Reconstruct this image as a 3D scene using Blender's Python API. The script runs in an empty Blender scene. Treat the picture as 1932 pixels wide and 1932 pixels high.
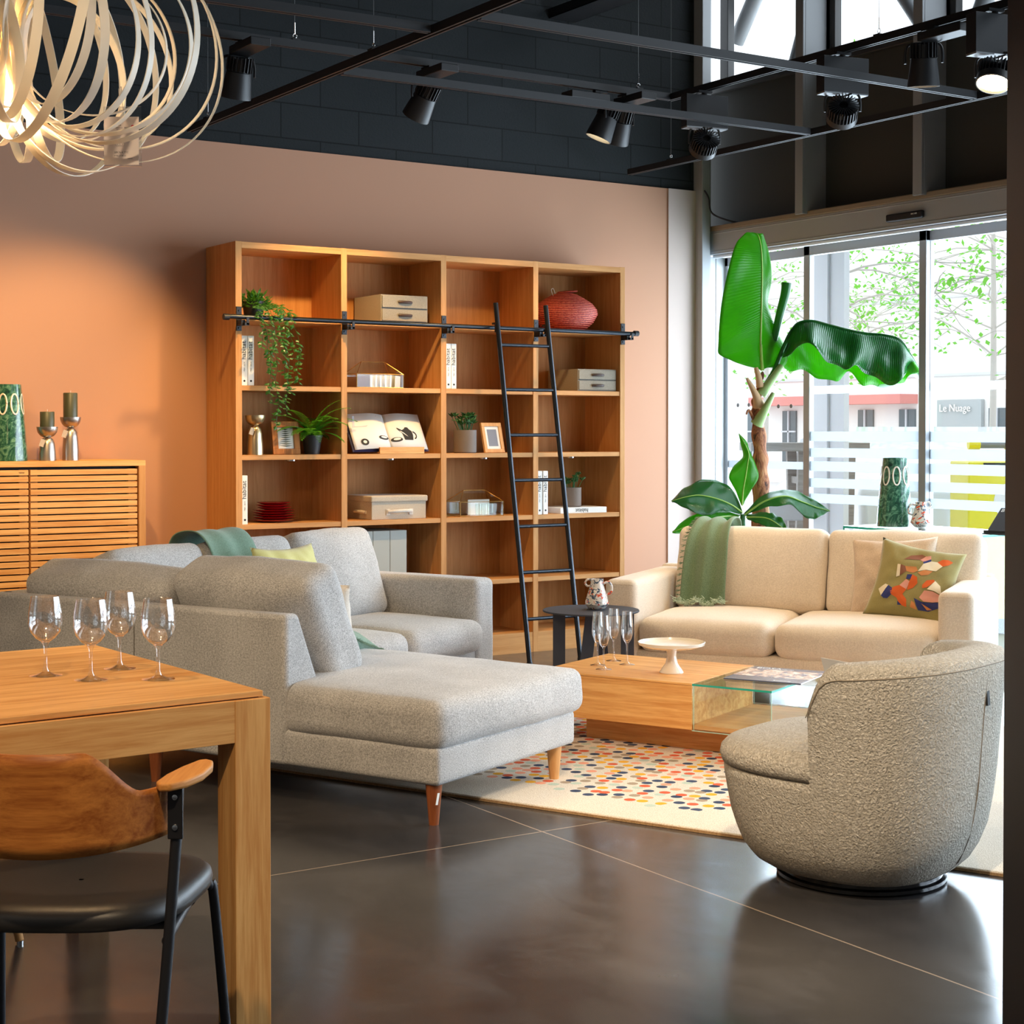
import bpy, bmesh, math, random
from math import sin, cos, pi, radians, sqrt, atan2
from mathutils import Vector, Matrix, Euler, noise

sc = bpy.context.scene
COL = sc.collection

# ------------------------------------------------------------------ camera
cam_d = bpy.data.cameras.new('camera')
cam = bpy.data.objects.new('camera', cam_d)
COL.objects.link(cam)
cam_d.sensor_width = 36.0
cam_d.lens = 3082.0 / 1932.0 * 36.0
cam_d.shift_y = -(966 - 865.8) / 1932.0
cam.location = (0, 0, 1.33)
cam.rotation_euler = (radians(89.0), 0, radians(-33.1))
cam_d.clip_end = 200
sc.camera = cam

# ------------------------------------------------------------------ view / world
sc.view_settings.view_transform = 'Standard'
sc.view_settings.look = 'None'
sc.view_settings.gamma = 1.0
sc.view_settings.use_curve_mapping = False
sc.view_settings.exposure = 0.45
w = bpy.data.worlds.new('overcast_sky')
sc.world = w
w.use_nodes = True
nt = w.node_tree
bgn = nt.nodes['Background']
bgn.inputs[0].default_value = (0.84, 0.92, 1.0, 1)
bgn.inputs[1].default_value = 1.6
sc.cycles.max_bounces = 8
sc.cycles.diffuse_bounces = 4
sc.cycles.glossy_bounces = 4
sc.cycles.transparent_max_bounces = 24
sc.cycles.transmission_bounces = 6
sc.cycles.caustics_reflective = False
sc.cycles.caustics_refractive = False
sc.cycles.sample_clamp_indirect = 6
sc.cycles.use_denoising = True


def area(name, loc, rot, sx, sy, power, color, portal=False, spread=None):
    l = bpy.data.lights.new(name, 'AREA')
    l.shape = 'RECTANGLE'
    l.size, l.size_y = sx, sy
    l.energy = power
    l.color = color
    if spread is not None:
        l.spread = spread
    if portal:
        l.cycles.is_portal = True
    o = bpy.data.objects.new(name, l)
    o.location = loc
    o.rotation_euler = rot
    COL.objects.link(o)
    return o


def spot(name, loc, target, power, color=(1.0, 0.78, 0.52), size=70, blend=0.6, rad=0.04):
    l = bpy.data.lights.new(name, 'SPOT')
    l.energy = power
    l.color = color
    l.spot_size = radians(size)
    l.spot_blend = blend
    l.shadow_soft_size = rad
    o = bpy.data.objects.new(name, l)
    o.location = loc
    d = Vector(target) - Vector(loc)
    o.rotation_euler = d.to_track_quat('-Z', 'Y').to_euler()
    COL.objects.link(o)
    return o


# daylight falls in through the glazed front of the shop (x = 7.3)
area('daylight_doors', (7.55, 3.6, 1.3), (0, radians(90), 0), 2.3, 9.8, 580, (0.70, 0.85, 1.0))
area('daylight_clerestory', (7.6, 3.6, 4.3), (0, radians(72), 0), 1.2, 9.8, 70, (0.8, 0.9, 1.0))
WARM = (1.0, 0.74, 0.46)
# beams of the track heads, then unseen spots added as fill
AMBER = (1.0, 0.62, 0.24)
for i, (l, t, p, s, c) in enumerate([
        ((3.17, 7.26, 2.84), (2.55, 8.5, 0.9), 80, 74, AMBER),
        ((4.10, 7.26, 2.84), (4.05, 8.4, 0.8), 95, 80, AMBER),
        ((5.15, 6.98, 2.84), (4.3, 6.2, 0.3), 60, 80, WARM),
        ((5.33, 7.26, 2.84), (5.1, 8.4, 0.7), 50, 70, AMBER),
        ((5.70, 6.95, 2.78), (6.0, 6.9, 0.4), 25, 60, WARM),
        ((5.72, 5.90, 2.78), (6.0, 6.1, 0.4), 52, 66, WARM),
        ((5.62, 5.0, 2.80), (5.5, 5.7, 0.4), 60, 66, WARM),
        ((3.4, 3.9, 2.95), (4.3, 5.3, 0.3), 90, 70, WARM),  # from here on unseen, added to brighten furniture, wall and floor
        ((2.0, 6.1, 2.95), (2.1, 8.4, 0.7), 150, 70, AMBER),
        ((1.0, 6.0, 2.95), (1.2, 8.4, 0.7), 90, 70, AMBER),
        ((0.9, 4.6, 2.95), (2.6, 5.6, 0.6), 70, 80, WARM),
        ((3.3, 2.2, 2.95), (2.9, 4.0, 0.2), 40, 65, WARM),
        ((0.3, 5.0, 2.95), (2.2, 5.2, 0.45), 70, 60, WARM),
        ((0.2, 1.6, 2.95), (1.0, 3.4, 0.6), 130, 70, WARM),
        ((1.7, 1.9, 2.95), (3.4, 3.5, 0.35), 240, 44, (1.0, 0.82, 0.60))]):
    spot('track_or_fill_beam', l, t, p, c, s)
area('showroom_fill', (-2.0, 1.0, 4.6), (0, 0, 0), 6, 6, 60, (1.0, 0.86, 0.7))  # broad unseen lamp added as soft ambient fill, no fixture


# ------------------------------------------------------------------ materials
def new_mat(name):
    m = bpy.data.materials.new(name)
    m.use_nodes = True
    return m, m.node_tree, m.node_tree.nodes['Principled BSDF']


def rgb(*c):
    """sRGB 0..255 -> linear"""
    out = []
    for v in c[:3]:
        v = v / 255.0
        out.append(v / 12.92 if v <= 0.04045 else ((v + 0.055) / 1.055) ** 2.4)
    return tuple(out) + (1,)


def plain(name, col, rough=0.5, metal=0.0, spec=0.5, emis=None, est=0, bump=0, bscale=200, trans=0, coat=0):
    m, t, b = new_mat(name)
    b.inputs['Base Color'].default_value = col
    b.inputs['Roughness'].default_value = rough
    b.inputs['Metallic'].default_value = metal
    b.inputs['Specular IOR Level'].default_value = spec
    b.inputs['Coat Weight'].default_value = coat
    if emis:
        b.inputs['Emission Color'].default_value = emis
        b.inputs['Emission Strength'].default_value = est
    if bump:
        add_bump(t, b, bscale, bump)
    return m


def coords(t, kind='Object', scale=(1, 1, 1), rot=(0, 0, 0)):
    tc = t.nodes.new('ShaderNodeTexCoord')
    mp = t.nodes.new('ShaderNodeMapping')
    mp.inputs['Scale'].default_value = scale
    mp.inputs['Rotation'].default_value = rot
    t.links.new(tc.outputs[kind], mp.inputs[0])
    return mp.outputs[0]


def noise_n(t, vec, scale, detail=4, rough=0.5, dist=0):
    n = t.nodes.new('ShaderNodeTexNoise')
    n.inputs['Scale'].default_value = scale
    n.inputs['Detail'].default_value = detail
    n.inputs['Roughness'].default_value = rough
    n.inputs['Distortion'].default_value = dist
    if vec is not None:
        t.links.new(vec, n.inputs['Vector'])
    return n.outputs['Fac']


def ramp(t, fac, stops, interp='LINEAR'):
    r = t.nodes.new('ShaderNodeValToRGB')
    r.color_ramp.interpolation = interp
    e = r.color_ramp.elements
    while len(e) < len(stops):
        e.new(0.5)
    for i, (p, c) in enumerate(stops):
        e[i].position = p
        e[i].color = c
    t.links.new(fac, r.inputs[0])
    return r.outputs[0]


def math_n(t, op, a, b=None):
    n = t.nodes.new('ShaderNodeMath')
    n.operation = op
    for i, v in enumerate((a, b)):
        if v is None:
            continue
        if isinstance(v, (int, float)):
            n.inputs[i].default_value = v
        else:
            t.links.new(v, n.inputs[i])
    return n.outputs[0]


def mix_n(t, fac, a, b, mode='MIX'):
    n = t.nodes.new('ShaderNodeMix')
    n.data_type = 'RGBA'
    n.blend_type = mode
    for i, v in ((0, fac), (6, a), (7, b)):
        if isinstance(v, (int, float, tuple)):
            n.inputs[i].default_value = v
        else:
            t.links.new(v, n.inputs[i])
    return n.outputs[2]


def bump_n(t, height, strength, dist=0.01):
    b = t.nodes.new('ShaderNodeBump')
    b.inputs['Strength'].default_value = strength
    b.inputs['Distance'].default_value = dist
    t.links.new(height, b.inputs['Height'])
    return b.outputs[0]


def add_bump(t, b, scale, strength, dist=0.002, detail=3):
    f = noise_n(t, coords(t), scale, detail)
    t.links.new(bump_n(t, f, strength, dist), b.inputs['Normal'])


def wood(name, light, dark, axis='z', scale=1.0, rough=0.45, contrast=1.0):
    m, t, b = new_mat(name)
    s = {'x': (1.2, 22, 22), 'y': (22, 1.2, 22), 'z': (22, 22, 1.2)}[axis]
    s = tuple(v * scale for v in s)
    v = coords(t, 'Object', s)
    f1 = noise_n(t, v, 1.6, 5, 0.6, 0.6)
    f2 = noise_n(t, v, 9.0, 3, 0.6, 0.2)
    f = math_n(t, 'ADD', math_n(t, 'MULTIPLY', f1, 0.75), math_n(t, 'MULTIPLY', f2, 0.25))
    lo, hi = 0.5 - 0.17 / contrast, 0.5 + 0.17 / contrast
    c = ramp(t, f, [(lo, dark), (hi, light)])
    t.links.new(c, b.inputs['Base Color'])
    b.inputs['Roughness'].default_value = min(0.6, rough + 0.1)
    b.inputs['Specular IOR Level'].default_value = 0.25
    t.links.new(bump_n(t, f2, 0.12, 0.002), b.inputs['Normal'])
    return m


def fabric(name, light, dark, scale=1.0, strength=0.5, sheen=0.3, contrast=0.09):
    m, t, b = new_mat(name)
    a = noise_n(t, coords(t, 'Object', (130 * scale, 460 * scale, 460 * scale)), 1, 2)
    c_ = noise_n(t, coords(t, 'Object', (460 * scale, 130 * scale, 150 * scale)), 1, 2)
    fine = noise_n(t, coords(t, 'Object', (420 * scale,) * 3), 1, 1)
    big = noise_n(t, coords(t, 'Object', (5, 5, 5)), 1, 2)
    f = math_n(t, 'MULTIPLY', math_n(t, 'ADD', math_n(t, 'ADD', a, c_), fine), 1 / 3)
    f = math_n(t, 'ADD', f, math_n(t, 'MULTIPLY', math_n(t, 'SUBTRACT', big, 0.5), 0.12))
    col = ramp(t, f, [(0.5 - contrast, dark), (0.5 + contrast, light)])
    t.links.new(col, b.inputs['Base Color'])
    b.inputs['Roughness'].default_value = 0.95
    b.inputs['Specular IOR Level'].default_value = 0.15
    b.inputs['Sheen Weight'].default_value = sheen
    b.inputs['Sheen Roughness'].default_value = 0.5
    t.links.new(bump_n(t, f, strength, 0.004), b.inputs['Normal'])
    return m


def thin_glass(name, tint=(0.97, 0.99, 0.985, 1), ior=1.45, edge=0.0, extra=0.0):
    m = bpy.data.materials.new(name)
    m.use_nodes = True
    t = m.node_tree
    t.nodes.clear()
    out = t.nodes.new('ShaderNodeOutputMaterial')
    tr = t.nodes.new('ShaderNodeBsdfTransparent')
    tr.inputs[0].default_value = tint
    gl = t.nodes.new('ShaderNodeBsdfGlossy')
    gl.inputs['Roughness'].default_value = 0.02
    gl.inputs[0].default_value = (1, 1, 1, 1)
    geo = t.nodes.new('ShaderNodeNewGeometry')
    dot = t.nodes.new('ShaderNodeVectorMath')
    dot.operation = 'DOT_PRODUCT'
    t.links.new(geo.outputs['Normal'], dot.inputs[0])
    t.links.new(geo.outputs['Incoming'], dot.inputs[1])
    f0 = ((ior - 1) / (ior + 1)) ** 2
    k_ = math_n(t, 'POWER', math_n(t, 'SUBTRACT', 1.0, math_n(t, 'ABSOLUTE', dot.outputs['Value'])), 5.0)
    schlick = math_n(t, 'ADD', math_n(t, 'MULTIPLY', k_, 1 - f0), f0)
    mx = t.nodes.new('ShaderNodeMixShader')
    fac = schlick
    if extra:
        fac = math_n(t, 'MINIMUM', math_n(t, 'MULTIPLY', fac, extra), 1.0)
    t.links.new(fac, mx.inputs[0])
    t.links.new(tr.outputs[0], mx.inputs[1])
    t.links.new(gl.outputs[0], mx.inputs[2])
    t.links.new(mx.outputs[0], out.inputs[0])
    return m


def leafy(name, top, under, rough=0.35, trans=0.35, stripes=0, brown=False):
    m, t, b = new_mat(name)
    geo = t.nodes.new('ShaderNodeNewGeometry')
    n = noise_n(t, coords(t, 'Object', (6, 6, 6)), 1, 3)
    var = mix_n(t, n, top, under)
    t.links.new(var, b.inputs['Base Color'])
    b.inputs['Roughness'].default_value = rough
    tl = t.nodes.new('ShaderNodeBsdfTranslucent')
    t.links.new(mix_n(t, 0.5, var, (0.25, 0.75, 0.02, 1)), tl.inputs[0])
    mx = t.nodes.new('ShaderNodeMixShader')
    mx.inputs[0].default_value = trans
    out = t.nodes['Material Output']
    t.links.new(b.outputs[0], mx.inputs[1])
    t.links.new(tl.outputs[0], mx.inputs[2])
    t.links.new(mx.outputs[0], out.inputs[0])
    if stripes:
        tc = t.nodes.new('ShaderNodeUVMap')
        wv = t.nodes.new('ShaderNodeTexWave')
        wv.inputs['Scale'].default_value = stripes
        wv.inputs['Distortion'].default_value = 0.6
        wv.bands_direction = 'X'
        t.links.new(tc.outputs[0], wv.inputs[0])
        t.links.new(bump_n(t, wv.outputs['Fac'], 0.35, 0.003), b.inputs['Normal'])
    return m


M = {}
OAK_L, OAK_D = rgb(214, 150, 92), rgb(188, 120, 66)
for ax in 'xyz':
    M['oak_' + ax] = wood('oak_' + ax, rgb(212, 158, 100), rgb(186, 128, 70), ax)
    M['light_oak_' + ax] = wood('light_oak_' + ax, rgb(222, 170, 112), rgb(196, 138, 82), ax)
    M['table_oak_' + ax] = wood('table_oak_' + ax, rgb(234, 180, 112), rgb(206, 142, 76), ax, 1.0, 0.38, 1.5)
M['back_oak'] = wood('bookcase_back_oak', rgb(200, 146, 88), rgb(172, 116, 60), 'z')
M['plywood'] = wood('chair_plywood', rgb(206, 132, 62), rgb(150, 82, 32), 'x', 1.1, 0.35, 1.2)
M['walnut'] = wood('walnut_leg', rgb(160, 92, 52), rgb(120, 62, 34), 'z')
M['frame_wood'] = wood('frame_wood', rgb(196, 128, 70), rgb(140, 84, 44), 'z', 1.5)
M['grey_fab'] = fabric('grey_weave', rgb(206, 205, 204), rgb(142, 141, 140))
M['cream_fab'] = fabric('cream_weave', rgb(230, 217, 200), rgb(206, 192, 174), 1.0, 0.35)
M['boucle'] = None
M['black_metal'] = plain('black_metal', rgb(38, 38, 42), 0.45, 0.3)
M['track_black'] = plain('track_black', rgb(24, 24, 26), 0.5, 0.0, bump=0.05)
M['spot_black'] = plain('spot_black', rgb(28, 28, 30), 0.45)
M['ladder_steel'] = plain('ladder_steel', rgb(50, 54, 60), 0.28, 0.85)
M['side_table_metal'] = plain('side_table_metal', rgb(52, 56, 66), 0.6, 0.2, bump=0.08, bscale=600)
M['chrome'] = plain('chrome', (0.8, 0.8, 0.8, 1), 0.15, 1.0)
M['brass'] = plain('brass', rgb(200, 160, 90), 0.25, 1.0)
M['silver'] = plain('brushed_silver', rgb(190, 182, 172), 0.34, 1.0, bump=0.1, bscale=150)
M['champagne'] = plain('brushed_champagne', rgb(205, 180, 140), 0.32, 1.0, bump=0.1, bscale=150)
M['white'] = plain('white_paper', rgb(238, 236, 232), 0.6)
M['page'] = plain('book_page', rgb(226, 222, 216), 0.6)
M['ink'] = plain('black_ink', rgb(30, 30, 32), 0.7)
M['grey_ink'] = plain('grey_ink', rgb(120, 120, 120), 0.7)
M['red_ink'] = plain('red_sticker', rgb(200, 40, 60), 0.6)
M['cream_ceramic'] = plain('cream_ceramic', rgb(240, 230, 212), 0.18, coat=0.5)
M['red_ceramic'] = plain('red_ceramic', rgb(150, 22, 24), 0.15, coat=0.6)
M['candle'] = plain('green_candle', rgb(74, 76, 54), 0.4)
M['box_fab'] = fabric('grey_box_card', rgb(158, 150, 136), rgb(134, 126, 112), 1.6, 0.2)
M['linen'] = fabric('linen_box', rgb(206, 192, 172), rgb(176, 162, 144), 1.4, 0.4)
M['leather'] = plain('brown_leather', rgb(60, 38, 28), 0.5)
M['seat_leather'] = plain('black_leatherette', rgb(40, 38, 37), 0.42, bump=0.12, bscale=350)
M['pot_grey'] = plain('stone_pot', rgb(120, 108, 100), 0.8, bump=0.3, bscale=120)
M['pot_black'] = plain('black_pot', rgb(34, 34, 38), 0.5)
M['green_leaf'] = leafy('ivy_leaf', rgb(44, 96, 44), rgb(74, 130, 56))
M['fern_leaf'] = leafy('fern_leaf', rgb(70, 140, 40), rgb(110, 176, 50))
M['succ_leaf'] = leafy('succulent_leaf', rgb(34, 84, 40), rgb(70, 120, 60), 0.3, 0.15)
M['banana_leaf'] = leafy('banana_leaf', rgb(30, 130, 16), rgb(84, 172, 30), 0.28, 0.5, 26)
M['banana_dark'] = leafy('banana_leaf_dark', rgb(26, 72, 40), rgb(40, 110, 46), 0.22, 0.28, 26)
M['midrib'] = plain('leaf_midrib', rgb(150, 190, 80), 0.4)
M['soil'] = plain('soil', rgb(50, 36, 26), 0.95)
M['glassware'] = thin_glass('glassware', (0.992, 0.992, 0.992, 1), 1.5, extra=2.4)
M['table_glass'] = thin_glass('table_glass', (0.93, 0.97, 0.955, 1), 1.45)
M['glass_edge'] = plain('glass_edge_teal', rgb(40, 160, 140), 0.15, emis=None)
M['pane'] = thin_glass('window_pane', (0.985, 0.99, 0.99, 1), 1.3)
M['acrylic'] = thin_glass('acrylic', (0.9, 0.9, 0.9, 1), 1.45, extra=2.0)
M['alu'] = plain('grey_aluminium', rgb(128, 131, 134), 0.45, 0.3)
M['header_alu'] = plain('header_aluminium', rgb(164, 168, 172), 0.5, 0.1)
M['alu_dark'] = plain('dark_aluminium', rgb(66, 66, 66), 0.5, 0.3)
M['alu_light'] = plain('pale_aluminium', rgb(205, 208, 212), 0.5, 0.1)
M['steel_post'] = plain('galvanised_post', rgb(150, 154, 158), 0.55, 0.2, bump=0.1, bscale=20)
M['panel_dark'] = plain('dark_cladding', rgb(58, 58, 54), 0.75, bump=0.1, bscale=40)
M['green_throw'] = fabric('green_throw_weave', rgb(118, 138, 108), rgb(90, 112, 84), 1.0, 0.5)
M['teal_throw'] = fabric('teal_throw_weave', rgb(126, 156, 138), rgb(102, 132, 116), 1.0, 0.4)
M['fringe'] = plain('throw_fringe', rgb(190, 206, 186), 0.9)
M['olive'] = fabric('olive_cotton', rgb(152, 142, 92), rgb(138, 128, 78), 1.5, 0.2, contrast=0.12)
M['beige'] = fabric('beige_linen', rgb(214, 194, 172), rgb(190, 168, 146), 1.0, 0.3)
M['yellow_cush'] = fabric('yellow_green_cotton', rgb(210, 206, 140), rgb(196, 190, 122), 1.5, 0.2)
M['ivory_cush'] = fabric('ivory_linen', rgb(226, 218, 206), rgb(206, 196, 184), 1.0, 0.4)


def make_boucle():
    m, t, b = new_mat('cream_boucle')
    v = coords(t)
    vo = t.nodes.new('ShaderNodeTexVoronoi')
    vo.inputs['Scale'].default_value = 130
    t.links.new(mix_n(t, 0.02, v, noise_col(t, v, 30)), vo.inputs['Vector'])
    f = noise_n(t, v, 95, 4, 0.7, 1.5)
    h = math_n(t, 'ADD', math_n(t, 'MULTIPLY', vo.outputs['Distance'], 0.5), math_n(t, 'MULTIPLY', f, 1.0))
    c = ramp(t, f, [(0.3, rgb(206, 194, 174)), (0.62, rgb(246, 238, 224))])
    t.links.new(c, b.inputs['Base Color'])
    b.inputs['Roughness'].default_value = 1.0
    b.inputs['Specular IOR Level'].default_value = 0.1
    t.links.new(bump_n(t, h, 1.0, 0.012), b.inputs['Normal'])
    return m


def noise_col(t, v, s):
    n = t.nodes.new('ShaderNodeTexNoise')
    n.inputs['Scale'].default_value = s
    t.links.new(v, n.inputs['Vector'])
    return n.outputs['Color']


M['boucle'] = make_boucle()


def make_floor():
    m, t, b = new_mat('polished_concrete')
    v = coords(t)
    n1 = noise_n(t, v, 1.4, 6, 0.6, 0.8)
    n2 = noise_n(t, coords(t, 'Object', (5, 3, 1), (0, 0, 0.6)), 1, 9, 0.68, 0.5)
    f = math_n(t, 'ADD', math_n(t, 'MULTIPLY', n1, 0.6), math_n(t, 'MULTIPLY', n2, 0.4))
    c = ramp(t, f, [(0.34, rgb(50, 49, 50)), (0.52, rgb(64, 62, 62)), (0.68, rgb(84, 81, 80))])
    # saw-cut joints
    sep = t.nodes.new('ShaderNodeSeparateXYZ')
    t.links.new(v, sep.inputs[0])
    wob = math_n(t, 'MULTIPLY', math_n(t, 'SUBTRACT', noise_n(t, v, 3, 2), 0.5), 0.006)

    def joint(axis, off, period):
        p = math_n(t, 'ADD', math_n(t, 'SUBTRACT', sep.outputs[axis], off), wob)
        p = math_n(t, 'PINGPONG', p, period / 2)
        return math_n(t, 'LESS_THAN', p, 0.0032)
    j = math_n(t, 'MAXIMUM', joint(0, 3.03, 4.4), joint(1, 4.465, 4.4))
    c2 = mix_n(t, j, c, rgb(158, 140, 122))
    t.links.new(c2, b.inputs['Base Color'])
    r = ramp(t, n2, [(0.35, (0.16,) * 3 + (1,)), (0.68, (0.25,) * 3 + (1,))])
    t.links.new(r, b.inputs['Roughness'])
    b.inputs['Specular IOR Level'].default_value = 0.6
    t.links.new(bump_n(t, math_n(t, 'SUBTRACT', math_n(t, 'MULTIPLY', n2, 0.10), j), 0.04, 0.003), b.inputs['Normal'])
    return m


def make_block_wall():
    m, t, b = new_mat('black_block_wall')
    br = t.nodes.new('ShaderNodeTexBrick')
    tc = t.nodes.new('ShaderNodeTexCoord')
    sp = t.nodes.new('ShaderNodeSeparateXYZ')
    cb = t.nodes.new('ShaderNodeCombineXYZ')
    t.links.new(tc.outputs['Object'], sp.inputs[0])
    t.links.new(sp.outputs[0], cb.inputs[0])
    t.links.new(sp.outputs[2], cb.inputs[1])
    t.links.new(cb.outputs[0], br.inputs[0])
    br.inputs['Scale'].default_value = 1
    br.inputs['Brick Width'].default_value = 0.5
    br.inputs['Row Height'].default_value = 0.2
    br.inputs['Mortar Size'].default_value = 0.004
    br.inputs['Color1'].default_value = rgb(32, 36, 38)
    br.inputs['Color2'].default_value = rgb(37, 41, 43)
    br.inputs['Mortar'].default_value = rgb(16, 18, 20)
    t.links.new(br.outputs['Color'], b.inputs['Base Color'])
    b.inputs['Roughness'].default_value = 0.85
    b.inputs['Specular IOR Level'].default_value = 0.3
    f = noise_n(t, coords(t), 60, 6, 0.7)
    h = math_n(t, 'ADD', math_n(t, 'MULTIPLY', f, 0.5), math_n(t, 'MULTIPLY', br.outputs['Fac'], -1.0))
    t.links.new(bump_n(t, h, 0.8, 0.01), b.inputs['Normal'])
    return m


def make_rug():
    m, t, b = new_mat('dotted_wool')
    v = coords(t)
    vo = t.nodes.new('ShaderNodeTexVoronoi')
    vo.voronoi_dimensions = '2D'
    vo.inputs['Scale'].default_value = 17.5
    vo.inputs['Randomness'].default_value = 0.55
    t.links.new(v, vo.inputs['Vector'])
    sep = t.nodes.new('ShaderNodeSeparateColor')
    t.links.new(vo.outputs['Color'], sep.inputs[0])
    pal = ramp(t, sep.outputs[0], [(0.0, rgb(72, 84, 108)), (0.2, rgb(222, 104, 72)), (0.38, rgb(238, 176, 58)),
                                   (0.55, rgb(240, 166, 136)), (0.7, rgb(172, 154, 132)), (0.84, rgb(190, 204, 188)),
                                   (0.93, rgb(60, 72, 96))], 'CONSTANT')
    dot = math_n(t, 'LESS_THAN', vo.outputs['Distance'], 0.37)
    # where on the rug the cell centre lies: the plain border carries no dots
    pos = t.nodes.new('ShaderNodeSeparateXYZ')
    t.links.new(vo.outputs['Position'], pos.inputs[0])
    wig = math_n(t, 'MULTIPLY', math_n(t, 'SUBTRACT', noise_n(t, vo.outputs['Position'], 0.35, 1), 0.5), 5.0)
    ax = math_n(t, 'ABSOLUTE', pos.outputs[0])
    ay = math_n(t, 'ABSOLUTE', pos.outputs[1])
    # local x half 1.2, y half 1.45 (metres) ; position is in texture units (x17.5)
    mx_ = math_n(t, 'LESS_THAN', math_n(t, 'ADD', ax, wig), 1.0)
    my_ = math_n(t, 'LESS_THAN', math_n(t, 'ADD', ay, wig), 1.2)
    keep = math_n(t, 'MULTIPLY', mx_, my_)
    thin = math_n(t, 'LESS_THAN', sep.outputs[1], 0.93)
    fac = math_n(t, 'MULTIPLY', math_n(t, 'MULTIPLY', dot, keep), thin)
    fib = noise_n(t, coords(t, 'Object', (260, 260, 260)), 1, 3)
    base = ramp(t, fib, [(0.35, rgb(212, 200, 182)), (0.65, rgb(238, 229, 214))])
    t.links.new(mix_n(t, fac, base, pal), b.inputs['Base Color'])
    b.inputs['Roughness'].default_value = 1.0
    b.inputs['Specular IOR Level'].default_value = 0.1
    h = math_n(t, 'ADD', math_n(t, 'MULTIPLY', fac, 1.2), math_n(t, 'MULTIPLY', fib, 0.7))
    t.links.new(bump_n(t, h, 0.6, 0.006), b.inputs['Normal'])
    return m


def make_marbled(name, c1, c2, c3, scale=12):
    m, t, b = new_mat(name)
    f = noise_n(t, coords(t), scale, 3, 0.6, 3.0)
    c = ramp(t, f, [(0.32, c1), (0.5, c2), (0.68, c3)])
    t.links.new(c, b.inputs['Base Color'])
    b.inputs['Roughness'].default_value = 0.15
    b.inputs['Coat Weight'].default_value = 0.5
    return m


def make_splash(name):
    m, t, b = new_mat(name)
    v = coords(t)
    f1 = noise_n(t, v, 19, 2, 0.5, 2.5)
    f2 = noise_n(t, coords(t, 'Object', (1, 1, 1), (1, 2, 0.5)), 34, 2, 0.5, 2.0)
    base = rgb(222, 214, 204)
    c = mix_n(t, ramp(t, f1, [(0.57, (0, 0, 0, 1)), (0.585, (1, 1, 1, 1))]), base, rgb(214, 82, 44))
    c = mix_n(t, ramp(t, f2, [(0.58, (0, 0, 0, 1)), (0.595, (1, 1, 1, 1))]), c, rgb(64, 84, 104))
    t.links.new(c, b.inputs['Base Color'])
    b.inputs['Roughness'].default_value = 0.15
    b.inputs['Coat Weight'].default_value = 0.6
    return m


def make_bark():
    m, t, b = new_mat('banana_bark')
    v = coords(t, 'Object', (22, 22, 7))
    f = noise_n(t, v, 1, 5, 0.65, 1.2)
    c = ramp(t, f, [(0.36, rgb(60, 40, 30)), (0.46, rgb(150, 92, 60)), (0.6, rgb(196, 140, 96)), (0.7, rgb(150, 130, 90))])
    t.links.new(c, b.inputs['Base Color'])
    b.inputs['Roughness'].default_value = 0.8
    t.links.new(bump_n(t, f, 0.7, 0.012), b.inputs['Normal'])
    return m


def make_basket():
    m, t, b = new_mat('red_woven_raffia')
    wv = t.nodes.new('ShaderNodeTexWave')
    wv.bands_direction = 'Z'
    wv.inputs['Scale'].default_value = 28
    wv.inputs['Distortion'].default_value = 1.0
    t.links.new(coords(t), wv.inputs[0])
    ch = noise_n(t, coords(t, 'Object', (90, 90, 90)), 1, 1)
    f = math_n(t, 'MULTIPLY', math_n(t, 'ADD', wv.outputs['Fac'], ch), 0.5)
    c = ramp(t, f, [(0.3, rgb(120, 22, 22)), (0.55, rgb(186, 52, 44)), (0.72, rgb(226, 120, 92))])
    t.links.new(c, b.inputs['Base Color'])
    b.inputs['Roughness'].default_value = 0.6
    t.links.new(bump_n(t, f, 0.8, 0.006), b.inputs['Normal'])
    return m


def make_wall_paint(name, c):
    m, t, b = new_mat(name)
    b.inputs['Base Color'].default_value = c
    b.inputs['Roughness'].default_value = 0.85
    b.inputs['Specular IOR Level'].default_value = 0.2
    add_bump(t, b, 300, 0.08)
    return m


def translucent_white(name, col, fac, alpha=0.0):
    m = bpy.data.materials.new(name)
    m.use_nodes = True
    t = m.node_tree
    b = t.nodes['Principled BSDF']
    b.inputs['Base Color'].default_value = col
    b.inputs['Roughness'].default_value = 0.4
    tl = t.nodes.new('ShaderNodeBsdfTranslucent')
    tl.inputs[0].default_value = col
    mx = t.nodes.new('ShaderNodeMixShader')
    mx.inputs[0].default_value = fac
    t.links.new(b.outputs[0], mx.inputs[1])
    t.links.new(tl.outputs[0], mx.inputs[2])
    last = mx.outputs[0]
    if alpha:
        tr = t.nodes.new('ShaderNodeBsdfTransparent')
        m2 = t.nodes.new('ShaderNodeMixShader')
        m2.inputs[0].default_value = alpha
        t.links.new(last, m2.inputs[1])
        t.links.new(tr.outputs[0], m2.inputs[2])
        last = m2.outputs[0]
    t.links.new(last, t.nodes['Material Output'].inputs[0])
    return m


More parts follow.
